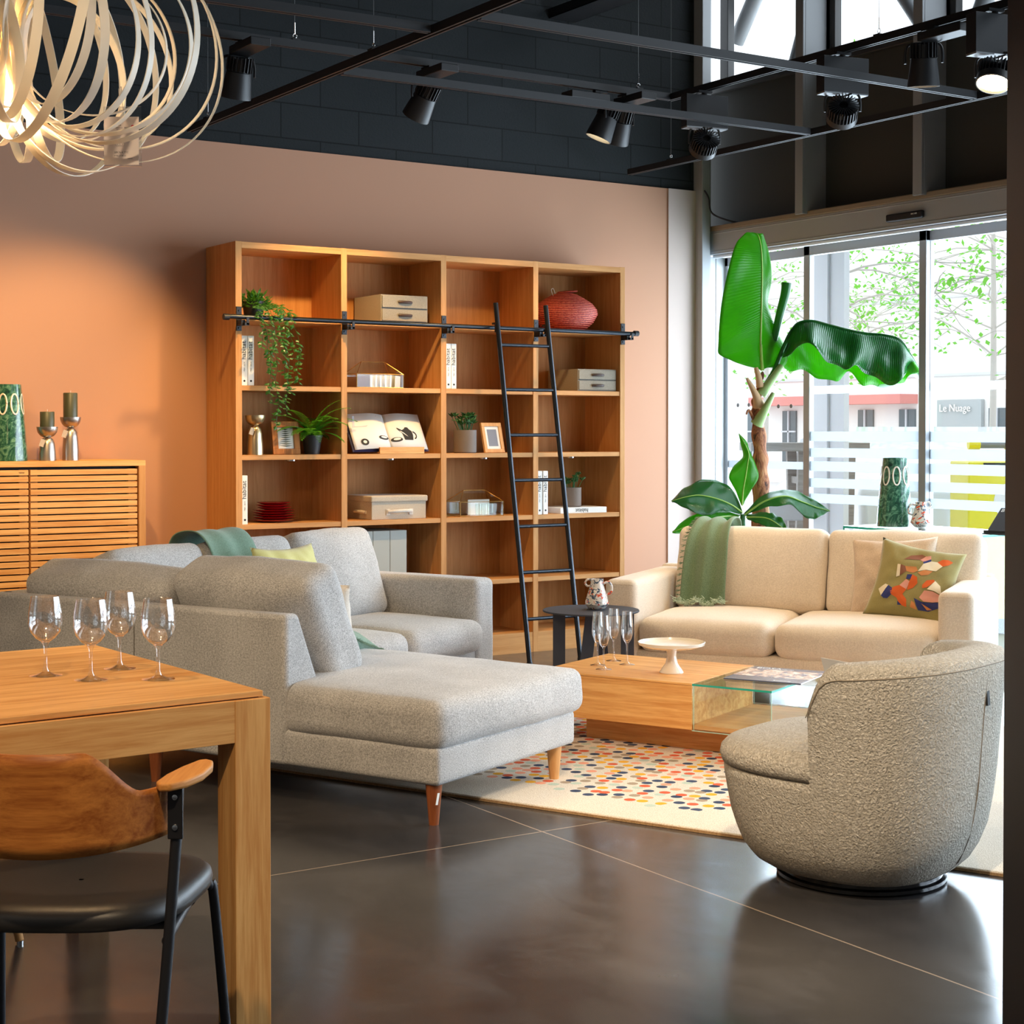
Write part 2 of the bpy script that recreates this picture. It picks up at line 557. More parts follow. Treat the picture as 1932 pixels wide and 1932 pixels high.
M['floor'] = make_floor()
M['block'] = make_block_wall()
M['rug'] = make_rug()
M['rug_edge'] = fabric('rug_edge', rgb(196, 160, 116), rgb(160, 122, 84), 1.0, 0.6)
M['marble_green'] = make_marbled('green_glaze', rgb(16, 52, 42), rgb(48, 98, 76), rgb(110, 158, 128), 17)
M['splash'] = make_splash('splashed_glaze')
M['bark'] = make_bark()
M['basket'] = make_basket()
M['orange'] = make_wall_paint('terracotta_paint', rgb(188, 144, 118))
M['pale_paint'] = make_wall_paint('pale_paint', rgb(196, 180, 172))
M['ring'] = translucent_white('frosted_ring_plastic', rgb(246, 238, 222), 0.35)
M['film'] = translucent_white('frosted_film', (0.36, 0.375, 0.39, 1), 0.75, 0.12)
M['film_faint'] = translucent_white('faint_film', (0.5, 0.52, 0.54, 1), 0.75, 0.6)
M['ceiling'] = plain('black_ceiling', rgb(26, 27, 30), 0.9)
M['white_wall'] = plain('white_plaster', rgb(200, 196, 190), 0.9)


# ------------------------------------------------------------------ geometry helpers
class MB:
    def __init__(self):
        self.bm = bmesh.new()
        self.uv = None

    def box(self, x0, x1, y0, y1, z0, z1, mat=None):
        r = bmesh.ops.create_cube(self.bm, size=1.0)
        vs = r['verts']
        for v in vs:
            v.co = Vector(((x0 + x1) / 2 + v.co.x * (x1 - x0), (y0 + y1) / 2 + v.co.y * (y1 - y0),
                           (z0 + z1) / 2 + v.co.z * (z1 - z0)))
            if mat is not None:
                v.co = mat @ v.co
        return self

    def prism(self, poly, h0, h1, plane='xy', mat=None):
        """poly of 2-D points extruded h0..h1 along the third axis"""
        def P(a, b, h):
            if plane == 'xy':
                p = Vector((a, b, h))
            elif plane == 'xz':
                p = Vector((a, h, b))
            else:
                p = Vector((h, a, b))
            return mat @ p if mat is not None else p
        lo = [self.bm.verts.new(P(a, b, h0)) for a, b in poly]
        hi = [self.bm.verts.new(P(a, b, h1)) for a, b in poly]
        n = len(poly)
        self.bm.faces.new(lo[::-1])
        self.bm.faces.new(hi)
        for i in range(n):
            self.bm.faces.new((lo[i], lo[(i + 1) % n], hi[(i + 1) % n], hi[i]))
        return self

    def tube(self, pts, r, seg=10, cap=True, closed=False, flat=None):
        pts = [Vector(p) for p in pts]
        n = len(pts)
        rr = r if isinstance(r, (list, tuple)) else [r] * n
        rings = []
        up = None
        for i, p in enumerate(pts):
            if closed:
                d = (pts[(i + 1) % n] - pts[i - 1]).normalized()
            else:
                d = (pts[min(i + 1, n - 1)] - pts[max(i - 1, 0)]).normalized()
            if up is None:
                up = Vector((0, 0, 1)) if abs(d.z) < 0.9 else Vector((1, 0, 0))
            side = d.cross(up)
            if side.length < 1e-6:
                side = d.orthogonal()
            side.normalize()
            up = side.cross(d).normalized()
            ring = []
            for k in range(seg):
                a = 2 * pi * k / seg
                ring.append(self.bm.verts.new(p + (side * cos(a) + up * sin(a)) * rr[i]))
            rings.append(ring)
        m = n if closed else n - 1
        for i in range(m):
            A, B = rings[i], rings[(i + 1) % n]
            for k in range(seg):
                self.bm.faces.new((A[k], A[(k + 1) % seg], B[(k + 1) % seg], B[k]))
        if cap and not closed:
            self.bm.faces.new(rings[0][::-1])
            self.bm.faces.new(rings[-1])
        return self

    def lathe(self, prof, c=(0, 0, 0), seg=32, squash=1.0):
        rings = []
        for r, z in prof:
            if r < 1e-5:
                rings.append([self.bm.verts.new((c[0], c[1], c[2] + z))])
            else:
                rings.append([self.bm.verts.new((c[0] + r * cos(2 * pi * k / seg), c[1] + squash * r * sin(2 * pi * k / seg), c[2] + z))
                              for k in range(seg)])
        for A, B in zip(rings, rings[1:]):
            if len(A) == 1 and len(B) == 1:
                continue
            for k in range(seg):
                k2 = (k + 1) % seg
                if len(A) == 1:
                    self.bm.faces.new((A[0], B[k2], B[k]))
                elif len(B) == 1:
                    self.bm.faces.new((A[k], A[k2], B[0]))
                else:
                    self.bm.faces.new((A[k], A[k2], B[k2], B[k]))
        return self

    def grid(self, rows, uv=True):
        """rows: list of lists of points"""
        bm = self.bm
        if uv and self.uv is None:
            self.uv = bm.loops.layers.uv.new('UVMap')
        vs = [[bm.verts.new(p) for p in r] for r in rows]
        n, m = len(vs), len(vs[0])
        for i in range(n - 1):
            for j in range(m - 1):
                try:
                    f = bm.faces.new((vs[i][j], vs[i][j + 1], vs[i + 1][j + 1], vs[i + 1][j]))
                except ValueError:
                    continue
                if uv:
                    for l, (a, b) in zip(f.loops, ((i, j), (i, j + 1), (i + 1, j + 1), (i + 1, j))):
                        l[self.uv].uv = (a / (n - 1), b / (m - 1))
        return vs

    def xf(self, mat):
        bmesh.ops.transform(self.bm, matrix=mat, verts=self.bm.verts)
        return self

    def build(self, name, mat, parent=None, loc=None, rot=None, bevel=0, bseg=2, smooth=40, solid=0, subsurf=0):
        bm = self.bm
        bmesh.ops.recalc_face_normals(bm, faces=bm.faces)
        me = bpy.data.meshes.new(name)
        bm.to_mesh(me)
        bm.free()
        mm = M[mat] if isinstance(mat, str) else mat
        me.materials.append(mm)
        if smooth:
            for p in me.polygons:
                p.use_smooth = True
            if smooth < 180:
                me.set_sharp_from_angle(angle=radians(smooth))
        o = bpy.data.objects.new(name, me)
        COL.objects.link(o)
        if parent:
            o.parent = parent
        if loc is not None:
            o.location = loc
        if rot is not None:
            o.rotation_euler = rot
        if bevel:
            b = o.modifiers.new('bevel', 'BEVEL')
            b.width = bevel
            b.segments = bseg
            b.limit_method = 'ANGLE'
            b.angle_limit = radians(35)
        if subsurf:
            s = o.modifiers.new('sub', 'SUBSURF')
            s.levels = s.render_levels = subsurf
        if solid:
            s = o.modifiers.new('solid', 'SOLIDIFY')
            s.thickness = solid
            s.offset = 0
        return o


def tag(o, label, cat, group=None):
    o['label'] = label
    o['category'] = cat
    if group:
        o['group'] = group
    return o


def thing(name, label, cat, loc=(0, 0, 0), rotz=0.0, group=None):
    o = bpy.data.objects.new(name, None)
    COL.objects.link(o)
    o.location = loc
    o.rotation_euler = (0, 0, rotz)
    o.empty_display_size = 0.1
    return tag(o, label, cat, group)


def struct(o):
    o['kind'] = 'structure'
    return o


def dup(root, loc=None, rotz=None, label=None, group=None, rot=None):
    def cp(o, par):
        c = o.copy()
        COL.objects.link(c)
        if par is not None:
            c.parent = par
        for ch in kids.get(o.name, []):
            cp(ch, c)
        return c
    kids = {}
    for o in list(COL.objects):
        if o.parent is not None:
            kids.setdefault(o.parent.name, []).append(o)
    r = cp(root, None)
    if loc is not None:
        r.location = loc
    if rotz is not None:
        r.rotation_euler = (0, 0, rotz)
    if rot is not None:
        r.rotation_euler = rot
    if label:
        r['label'] = label
    if group:
        r['group'] = group
    return r


def text(name, body, size, mat, parent, loc, rot, extrude=0.0006, align='LEFT', sx=1.0, shear=0):
    c = bpy.data.curves.new(name, 'FONT')
    c.body = body
    c.size = size
    c.extrude = extrude
    c.align_x = align
    c.resolution_u = 3
    o = bpy.data.objects.new(name, c)
    COL.objects.link(o)
    bpy.context.view_layer.update()
    me = bpy.data.meshes.new_from_object(o.evaluated_get(bpy.context.evaluated_depsgraph_get()))
    bpy.data.objects.remove(o)
    me.materials.clear()
    me.materials.append(M[mat])
    o = bpy.data.objects.new(name, me)
    COL.objects.link(o)
    o.parent = parent
    o.location = loc
    o.rotation_euler = rot
    o.scale = (sx, 1, 1)
    return o


def axis_samples(h, r, n):
    """sample positions along [-h,h] with extra ones in the rounded ends"""
    k = 4
    r = min(r, h * 0.98)
    out = [-h + r * (1 - cos(pi / 2 * i / k)) for i in range(k)]
    inner = h - r
    out += [-inner + 2 * inner * i / n for i in range(n + 1)]
    out += [-v for v in out[:k]][::-1]
    return out


def puffbox(hx, hy, hz, r=0.04, puff=(0, 0, 0), n=8, wob=0.0, seed=0, mat=None, mb=None, pexp=2.0):
    """soft upholstery block: a rounded box whose faces swell out"""
    mb = mb or MB()
    bm = bmesh.new()
    h = (hx, hy, hz)
    r = min(r, hx * .95, hy * .95, hz * .95)
    S = [axis_samples(v, r, n) for v in h]
    for ax in range(3):
        u, v = (ax + 1) % 3, (ax + 2) % 3
        for sgn in (-1, 1):
            g = []
            for a in S[u]:
                row = []
                for b in S[v]:
                    p = [0, 0, 0]
                    p[ax], p[u], p[v] = sgn * h[ax], a, b
                    row.append(bm.verts.new(p))
                g.append(row)
            for i in range(len(g) - 1):
                for j in range(len(g[0]) - 1):
                    q = (g[i][j], g[i + 1][j], g[i + 1][j + 1], g[i][j + 1])
                    bm.faces.new(q if sgn > 0 else q[::-1])
    bmesh.ops.remove_doubles(bm, verts=bm.verts, dist=1e-5)
    for vt in bm.verts:
        p = vt.co.copy()
        q = Vector([max(-(h[i] - r), min(h[i] - r, p[i])) for i in range(3)])
        d = p - q
        if d.length > 1e-9:
            p = q + d.normalized() * r
        nrm = [p[i] / h[i] for i in range(3)]
        k = [max(0, 1 - abs(x) ** pexp) for x in nrm]
        p = Vector((p.x + nrm[0] * puff[0] * k[1] * k[2], p.y + nrm[1] * puff[1] * k[0] * k[2], p.z + nrm[2] * puff[2] * k[0] * k[1]))
        if wob:
            s = Vector((seed * 3.1, seed * 1.7, 0))
            w_ = noise.noise(p * 6 + s) * wob + noise.noise(p * 14 + s) * wob * 0.4
            p += Vector(nrm).normalized() * w_
        vt.co = p
    me = bpy.data.meshes.new('tmp')
    bm.to_mesh(me)
    bm.free()
    if mat is not None:
        me.transform(mat)
    mb.bm.from_mesh(me)
    bpy.data.meshes.remove(me)
    return mb


def T(x, y, z):
    return Matrix.Translation((x, y, z))


def RX(a):
    return Matrix.Rotation(a, 4, 'X')


def RY(a):
    return Matrix.Rotation(a, 4, 'Y')


def RZ(a):
    return Matrix.Rotation(a, 4, 'Z')


def pillow_pt(u, v, hx, hy, t, side=1, wr=0.0, seed=0):
    """point of a knife-edged scatter cushion, u,v in -1..1"""
    ex = 1 - 0.10 * (1 - v * v) * abs(u)
    ey = 1 - 0.10 * (1 - u * u) * abs(v)
    k = max(0.0, (1 - abs(u) ** 2.4) * (1 - abs(v) ** 2.4)) ** 0.5
    z = side * t * k
    if wr:
        s = Vector((u * 2.2 + seed, v * 2.2, side * 3.0))
        edge = 0.3 + 0.7 * max(abs(u), abs(v))
        z += wr * k * edge * noise.noise(s * 1.7) * side
    return Vector((hx * u * ex, hy * v * ey, z))


def pillow(hx, hy, t, wr=0.02, seed=0, n=26):
    mb = MB()
    for side in (1, -1):
        rows = [[pillow_pt(-1 + 2 * i / n, -1 + 2 * j / n, hx, hy, t, side, wr, seed) for j in range(n + 1)] for i in range(n + 1)]
        mb.grid(rows)
    bmesh.ops.remove_doubles(mb.bm, verts=mb.bm.verts, dist=1e-4)
    return mb


def catmull(P, n):
    P = [Vector(p) for p in P]
    out = []
    m = len(P) - 1
    for i in range(n + 1):
        x = m * i / n
        k = min(int(x), m - 1)
        f = x - k
        p0, p1, p2, p3 = P[max(k - 1, 0)], P[k], P[k + 1], P[min(k + 2, m)]
        out.append(0.5 * ((2 * p1) + (p2 - p0) * f + (2 * p0 - 5 * p1 + 4 * p2 - p3) * f * f + (3 * p1 - p0 - 3 * p2 + p3) * f ** 3))
    return out


PH = radians(24.5)


def G(a, b, z=0.0):
    """seating group axes (turned 24.5 degrees) -> world"""
    return (a * cos(PH) - b * sin(PH), a * sin(PH) + b * cos(PH), z)


# ================================================================== SETTING
struct(MB().box(-8, 7.3, -6, 8.6, -0.1, 0).build('floor', 'floor', smooth=0))
struct(MB().box(-8, 7.5, -6, 8.8, 5.2, 5.3).build('ceiling', 'ceiling', smooth=0))
struct(MB().box(-8, 6.80, 8.54, 8.7, 0, 2.935).build('wall_back', 'orange', smooth=0))
struct(MB().box(6.80, 7.03, 8.53, 8.7, 0, 2.935).build('wall_back_return', 'pale_paint', smooth=0))
struct(MB().box(-8, 7.03, 8.55, 8.75, 2.935, 5.2).build('wall_back_upper', 'block', smooth=0))
struct(MB().box(-8.1, -8, -6, 8.7, 0, 5.2).build('wall_left', 'white_wall', smooth=0))
struct(MB().box(-8, 7.3, -6.1, -6, 0, 5.2).build('wall_front', 'white_wall', smooth=0))
# corner post by the doors
m = MB()
m.box(7.03, 7.10, 8.46, 8.7, 0, 5.2).box(7.10, 7.14, 8.50, 8.7, 0, 5.2)
struct(m.build('trim_1', 'header_alu', smooth=0, bevel=0.004))
m = MB().box(7.14, 7.34, 8.52, 8.7, 0, 2.5)
m.box(7.2, 7.21, 8.515, 8.53, 0, 2.5)
struct(m.build('trim_2', 'alu_light', smooth=0))
# dark cladding above the doors, to the clerestory sill
m = MB().box(7.28, 7.40, -6, 8.7, 2.66, 3.66)
m.box(7.26, 7.30, -6, 8.7, 2.66, 2.70)
struct(m.build('wall_right_upper', 'panel_dark', smooth=0, bevel=0.003))
struct(MB().box(7.24, 7.42, -6, 8.7, 3.62, 3.68).build('trim_3', 'alu_dark', smooth=0, bevel=0.004))
# posts between
m = MB()
ys = [7.62, 6.64, 5.66, 4.68, 3.7, 2.72, 1.74, 0.76, -0.22]
for y in ys:
    m.box(7.08, 7.10, y - 0.07, y, 2.68, 5.2).box(7.10, 7.28, y - 0.07, y - 0.055, 2.68, 5.2)
struct(m.build('trim_4', 'steel_post', smooth=0, bevel=0.003))
# clerestory: panes + frames + truss tubes
m = MB()
mg = MB()
mt = MB()
prev = 8.60
for y in ys:
    m.box(7.30, 7.36, y - 0.12, y + 0.02, 3.66, 5.2).box(7.30, 7.36, prev - 0.08, prev, 3.66, 5.2)
    m.box(7.30, 7.36, y, prev, 3.66, 3.70)
    mg.box(7.33, 7.336, y, prev - 0.05, 3.69, 5.2)
    prev = y
for i, (a, b) in enumerate([((8.05, 3.66), (7.55, 4.9)), ((8.62, 4.0), (8.1, 4.7)), ((7.45, 4.5), (6.83, 3.66)),
                            ((6.5, 3.7), (5.9, 4.9)), ((5.6, 4.8), (5.0, 3.66))]):
    mt.tube([(7.46, a[0], a[1]), (7.46, b[0], b[1])], 0.055, 14)
struct(m.build('window_frame_1', 'alu_dark', smooth=0, bevel=0.004))
struct(mg.build('window_1', 'pane', smooth=0))
t_ = mt.build('truss', 'steel_post')
t_['kind'] = 'structure'
# automatic sliding door header
m = MB().box(7.13, 7.32, -0.5, 8.52, 2.51, 2.665)
m.box(7.125, 7.14, -0.5, 8.52, 2.645, 2.652).box(7.125, 7.14, -0.5, 8.52, 2.525, 2.53)
struct(m.build('door_header_1', 'header_alu', smooth=0, bevel=0.004))
struct(MB().box(7.12, 7.30, -0.5, 8.53, 2.665, 2.70).build('trim_5', plain('header_shelf', rgb(140, 124, 104), 0.6), smooth=0, bevel=0.006))
struct(MB().tube([(7.17, -0.5, 2.50), (7.17, 8.5, 2.50)], 0.014, 12).build('trim_6', 'alu_light'))


def door(n, y0, y1, x, fw, stripes, dots=()):
    """glazed leaf between y0 and y1"""
    root = MB()
    root.box(x - 0.02, x + 0.02, y0, y0 + fw, 0, 2.5).box(x - 0.02, x + 0.02, y1 - fw, y1, 0, 2.5)
    root.box(x - 0.02, x + 0.02, y0, y1, 2.44, 2.5).box(x - 0.02, x + 0.02, y0, y1, 0, 0.07)
    f = struct(root.build('door_%d' % n, 'header_alu', smooth=0, bevel=0.003))
    MB().box(x - 0.004, x + 0.004, y0 + fw, y1 - fw, 0.07, 2.44).build('pane', 'pane', f, smooth=0)
    m2 = MB()
    for a, b in stripes:
        m2.box(x - 0.006, x - 0.0045, y0 + fw, y1 - fw, a, b)
    if stripes:
        m2.build('frosted_stripe', 'film', f, smooth=0)
    for (y, z, r) in dots:
        MB().lathe([(0, 0), (r, 0), (r, 0.001), (0, 0.001)], seg=24).xf(T(x - 0.006, y, z) @ RY(pi / 2)).build('dot_sticker', 'grey_ink', f)
    return f


SX = 7.3
STR = [(1.262, 1.3235), (1.161, 1.219), (1.073, 1.135), (0.969, 1.028), (0.872, 0.93)]
door(1, 7.70, 8.54, SX, 0.05, [(1.078, 1.127)], [(8.40, 1.50, 0.013), (8.29, 1.50, 0.013), (8.0, 1.487, 0.013), (7.88, 1.487, 0.013)])
door(2, 6.69, 7.72, SX - 0.03, 0.055, STR)
door(3, 5.62, 6.75, SX, 0.06, STR)
for i, y in enumerate([4.4, 3.2, 2.0, 0.8, -0.4]):
    door(4 + i, y, y + 1.2, SX, 0.06, STR)
f = struct(MB().box(7.27, 7.33, -6, -0.4, 0, 2.66).build('wall_right', 'white_wall', smooth=0))
for o in COL.objects:
    if o.name == 'door_2':
        MB().box(SX - 0.037, SX - 0.0355, 6.75, 7.66, 1.56, 1.61).build('frosted_stripe', 'film_faint', o, smooth=0)
    if o.name == 'door_3':
        MB().box(SX - 0.007, SX - 0.0055, 5.68, 6.69, 1.56, 1.61).build('frosted_stripe', 'film_faint', o, smooth=0)
# outer screen of the entrance lobby
m = MB().box(8.0, 8.05, 8.12, 8.44, 0, 2.6)
m.box(7.98, 8.0, 8.26, 8.275, 0, 2.6)
struct(m.build('trim_7', 'alu_light', smooth=0))

# door sensor
s = thing('door_sensor', 'black motion sensor bar mounted on the grey door header', 'sensor', (7.13, 6.73, 2.575))
MB().box(-0.03, 0, -0.14, 0.14, -0.022, 0.022).build('housing', 'black_metal', s, bevel=0.008)
text('lettering', 'BIRCHER', 0.012, 'white', s, (-0.0312, -0.06, 0.002), (pi / 2, 0, -pi / 2))
cb = MB().tube(catmull([(7.04, 8.45, 2.93), (7.06, 8.43, 2.88), (7.08, 8.42, 2.78), (7.12, 8.3, 2.72), (7.2, 8.25, 2.70)], 24), 0.006, 6).build('cable', 'black_metal')
tag(cb, 'thin black cable curling down the grey corner post above the doors', 'cable')

# black column at the right edge, close to the camera
c = thing('steel_column', 'black steel column at the right edge in front of the rug', 'column', (0, 0, 0), 0)
def lat(d, r):
    return (0.546 * d + 0.838 * r, 0.838 * d - 0.546 * r)
cx, cy = lat(3.4, 3.4 * (1917 - 966) / 3082 + 0.10)
c.location = (cx, cy, 0)
c.rotation_euler = (0, 0, radians(-33.1))
MB().box(-0.092, 0.1, -0.1, 0.1, 0, 5.2).build('post', 'track_black', c, smooth=0, bevel=0.003)
MB().box(-0.1, 0.1, -0.105, -0.1, 0.465, 5.19).build('cover_panel', 'black_metal', c, smooth=0, bevel=0.002)

# ================================================================== RUG
rug = thing('rug', 'cream wool rug with coloured dots under the coffee table', 'rug', G(6.08, 2.80, 0), PH)
puffbox(1.21, 1.45, 0.007, 0.006, n=4).xf(T(0, 0, 0.0075)).build('pile', 'rug', rug)
MB().box(-1.212, -1.204, -1.45, 1.45, 0.001, 0.010).build('binding', 'rug_edge', rug, smooth=0)

# ================================================================== BOOKCASE
BX = [3.535, 4.166, 4.809, 5.450, 6.099]       # left faces of the five uprights
PT = 0.036
YF, YB = 8.127, 8.53
bc = thing('bookcase', 'tall oak bookcase of four open bays against the terracotta wall', 'bookcase', (4.83, YB, 0))
def bl(x, y, z):
    return (x - 4.83, y - YB, z)
def bbox(mb, x0, x1, y0, y1, z0, z1):
    return mb.box(x0 - 4.83, x1 - 4.83, y0 - YB, y1 - YB, z0, z1)
for i, x in enumerate(BX):
    bbox(MB(), x, x + PT, YF, YB, 0, 2.342).build('side_panel' if i in (0, 4) else 'divider', 'light_oak_z' if False else 'oak_z', bc, smooth=0, bevel=0.001)
SHZ = [1.945, 1.571, 1.197, 0.823, 0.449, 0.12]
for i in range(4):
    x0, x1 = BX[i] + PT, BX[i + 1]
    bbox(MB(), x0, x1, YF, YB - 0.03, 2.307, 2.340).build('top_board', 'oak_x', bc, smooth=0)
    bbox(MB(), x0, x1, 8.50, 8.515, 0.0, 2.31).build('back_panel', 'back_oak', bc, smooth=0)
    bbox(MB(), x0, x1, YF + 0.003, 8.5, 0.0, 0.12).build('plinth', 'oak_x', bc, smooth=0)
    for z in SHZ[:-1]:
        bbox(MB(), x0, x1, YF + 0.004, 8.5, z - 0.027, z).build('shelf', 'oak_x', bc, smooth=0, bevel=0.001)
    # little recessed lamps at the back of two shelves
    for z, s in ((1.945, 1), (1.170, -1)):
        px = x0 + 0.40
        q = MB().lathe([(0, 0), (0.032, 0), (0.032, 0.012), (0.022, 0.018), (0, 0.018)], bl(px, 8.36, 0), 20)
        o = q.build('puck_light', 'chrome', bc)
        o.location = (0, 0, z if s > 0 else z - 0.0)
        o.scale = (1, 1, s)

# ladder rail on the bookcase front
rl = thing('ladder_rail', 'black steel rail fixed along the upper front of the oak bookcase', 'rail', (4.82, 8.066, 1.93))
MB().tube([(3.46 - 4.82, 0, 0.003), (6.17 - 4.82, 0, -0.003)], 0.0125, 16).build('tube', 'ladder_steel', rl)
for x in (3.455, 6.175):
    MB().tube([(x - 4.82 - 0.015, 0, 0), (x - 4.82 + 0.015, 0, 0)], 0.017, 16).build('end_cap', 'black_metal', rl)
for x in [v + PT / 2 for v in BX]:
    mb = MB()
    X = x - 4.82
    mb.box(X - 0.015, X + 0.015, 0.055, 0.061, -0.068, 0.062)
    mb.box(X - 0.012, X + 0.012, 0.0, 0.056, -0.042, -0.028).box(X + 0.010, X + 0.026, -0.018, -0.012, -0.04, 0.0)
    mb.box(X + 0.0, X + 0.026, -0.018, 0.01, -0.042, -0.028)
    mb.box(X - 0.012, X + 0.012, 0.0, 0.056, -0.028, -0.012)
    mb.build('bracket', 'black_metal', rl, smooth=0, bevel=0.001)
    for dz in (0.04, -0.052):
        MB().lathe([(0, 0), (0.005, 0), (0.005, 0.003), (0, 0.004)], seg=10).xf(T(X, 0.055, dz) @ RX(pi / 2)).build('screw', 'ladder_steel', rl)

# ladder
ld = thing('library_ladder', 'leaning black steel ladder hooked on the bookcase rail', 'ladder', (5.29, 7.66, 0))
def ly(z):
    return 0.174 * z
for x in (-0.176, 0.176):
    MB().tube([(x, ly(0.012), 0.012), (x, ly(2.07), 2.07)], 0.0145, 16).build('stile', 'ladder_steel', ld)
    MB().tube([(x, ly(0), 0.0), (x, ly(0.02), 0.02)], 0.017, 12).build('foot', 'black_metal', ld)
    mb = MB().box(x - 0.012, x + 0.012, ly(1.93) + 0.008, ly(1.93) + 0.045, 1.945, 1.957)
    mb.box(x - 0.012, x + 0.012, ly(1.93) + 0.006, ly(1.93) + 0.016, 1.90, 1.957)
    mb.build('hook', 'black_metal', ld, smooth=0)
for z in (0.258, 0.52, 0.78, 1.043, 1.303, 1.566, 1.826):
    MB().tube([(-0.176, ly(z), z), (0.176, ly(z), z)], 0.0105, 14).build('rung', 'ladder_steel', ld)

# ================================================================== things on the shelves
def leaf_card(mb, p, d, up, L, W, fold=0.25):
    d = Vector(d).normalized()
    s = d.cross(Vector(up))
    if s.length < 1e-4:
        s = d.orthogonal()
    s.normalize()
    n = s.cross(d).normalized()
    p = Vector(p)
    a = mb.bm.verts.new(p)
    b = mb.bm.verts.new(p + d * L * 0.45 + s * W - n * W * fold)
    c = mb.bm.verts.new(p + d * L * 0.5 + n * W * 0.15)
    e = mb.bm.verts.new(p + d * L * 0.45 - s * W - n * W * fold)
    t = mb.bm.verts.new(p + d * L - n * W * 0.3)
    mb.bm.faces.new((a, b, c))
    mb.bm.faces.new((a, c, e))
    mb.bm.faces.new((b, t, c))
    mb.bm.faces.new((c, t, e))


# trailing ivy
rnd = random.Random(4)
iv = thing('trailing_plant', 'green trailing ivy hanging from the top left shelf of the bookcase', 'plant', (3.68, 8.22, 1.945))
MB().lathe([(0, 0), (0.05, 0), (0.062, 0.085), (0.056, 0.085), (0.046, 0.02), (0, 0.02)], seg=24).build('pot', 'pot_black', iv)
mb = MB()
for k in range(330):
    a = rnd.uniform(0, 2 * pi)
    e = rnd.uniform(-0.3, 1.4)
    R = rnd.uniform(0.02, 0.115)
    c_ = Vector((cos(a) * cos(e) * R + rnd.uniform(-.01, .01), sin(a) * cos(e) * R * 0.8, 0.05 + abs(sin(e)) * R * 0.75))
    c_.x = max(-0.10, c_.x)
    c_.z = max(0.012, c_.z)
    d = Vector((c_.x, c_.y, c_.z - 0.02)).normalized() + Vector((rnd.uniform(-.6, .6), rnd.uniform(-.6, .6), rnd.uniform(-.5, .4)))
    if c_.x < -0.06:
        d.x = abs(d.x)
    leaf_card(mb, c_, d, (0, 0, 1), rnd.uniform(0.024, 0.042), rnd.uniform(0.008, 0.013))
mb.build('foliage', 'green_leaf', iv, smooth=0)
vines = [(-0.02, 0.55, 0.06), (0.03, 0.66, 0.03), (0.06, 0.48, 0.10), (0.12, 0.38, 0.10), (0.09, 0.60, 0.02), (0.01, 0.30, 0.0), (0.15, 0.22, 0.06), (-0.04, 0.2, 0)]
ms = MB()
ml = MB()
for k, (x, L, dx) in enumerate(vines):
    y0 = -0.17 - 0.008 * (k % 3)
    pts = [(x * 0.4, -0.03, 0.07), (x * 0.8, -0.10, 0.06), (x, y0 + 0.02, 0.02), (x + 0.01, y0, -0.05)]
    n = int(L * 0.86 / 0.06)
    for i in range(1, n + 1):
        pts.append((x + 0.01 + dx * sin(i / n * 1.6) * 0.6 + 0.008 * sin(i * 1.9 + k), y0 + 0.006 * cos(i * 1.3), -0.05 - i * 0.06))
    P = catmull(pts, len(pts) * 6)
    ms.tube(P, 0.0013, 5)
    for i in range(6, len(P), 2):
        p = P[i]
        for sgn in (-1, 1):
            if rnd.random() < 0.72:
                d = Vector((sgn * rnd.uniform(0.3, 1), rnd.uniform(-0.7, 0.2), rnd.uniform(-0.9, 0.35)))
                leaf_card(ml, p, d, (0.2, -0.6, 1), rnd.uniform(0.024, 0.040), rnd.uniform(0.009, 0.014))
ms.build('stems', 'green_leaf', iv)
ml.build('trailing_leaves', 'green_leaf', iv, smooth=0)


def book_upright(x, z, wd, hh, label, dep=0.19, col='white', group='white upright spine books on the bookcase'):
    b = thing('book', label, 'book', (x, 8.142, z), 0, group)
    o = MB().box(0, wd, 0, dep, 0, hh).build('cover', col, b, smooth=0, bevel=0.002)
    MB().box(0.002, wd - 0.002, 0.006, dep - 0.002, hh - 0.003, hh + 0.0004).build('pages', 'page', b, smooth=0)
    text('spine_title', 'habitat', 0.036, 'ink', b, (wd * 0.72, -0.0006, hh * 0.52), (pi / 2, -pi / 2, 0), 0.0004)
    text('spine_text', '1964 - 2014', 0.011, 'grey_ink', b, (wd * 0.6, -0.0006, hh * 0.27), (pi / 2, -pi / 2, 0), 0.0003)
    MB().lathe([(0, 0), (0.006, 0), (0.006, 0.0006), (0, 0.0006)], seg=12).xf(T(wd / 2, 0, 0.025) @ RX(pi / 2)).build('publisher_mark', 'ink', b)
    return b


book_upright(3.5735, 1.571, 0.036, 0.268, 'white upright book touching the left side panel, behind the trailing ivy')
book_upright(3.612, 1.571, 0.036, 0.268, 'second white upright book, half hidden by the trailing ivy')
book_upright(4.851, 1.571, 0.034, 0.262, 'left white book of the pair left of the ladder top')
book_upright(4.888, 1.571, 0.034, 0.262, 'right white book of the pair left of the ladder top')
book_upright(3.5765, 0.823, 0.032, 0.264, 'single white upright book beside the stack of red plates')
book_upright(5.490, 0.823, 0.034, 0.262, 'left white book of the pair beside the small grey pot')
book_upright(5.533, 0.823, 0.034, 0.262, 'right white book of the pair beside the small grey pot')


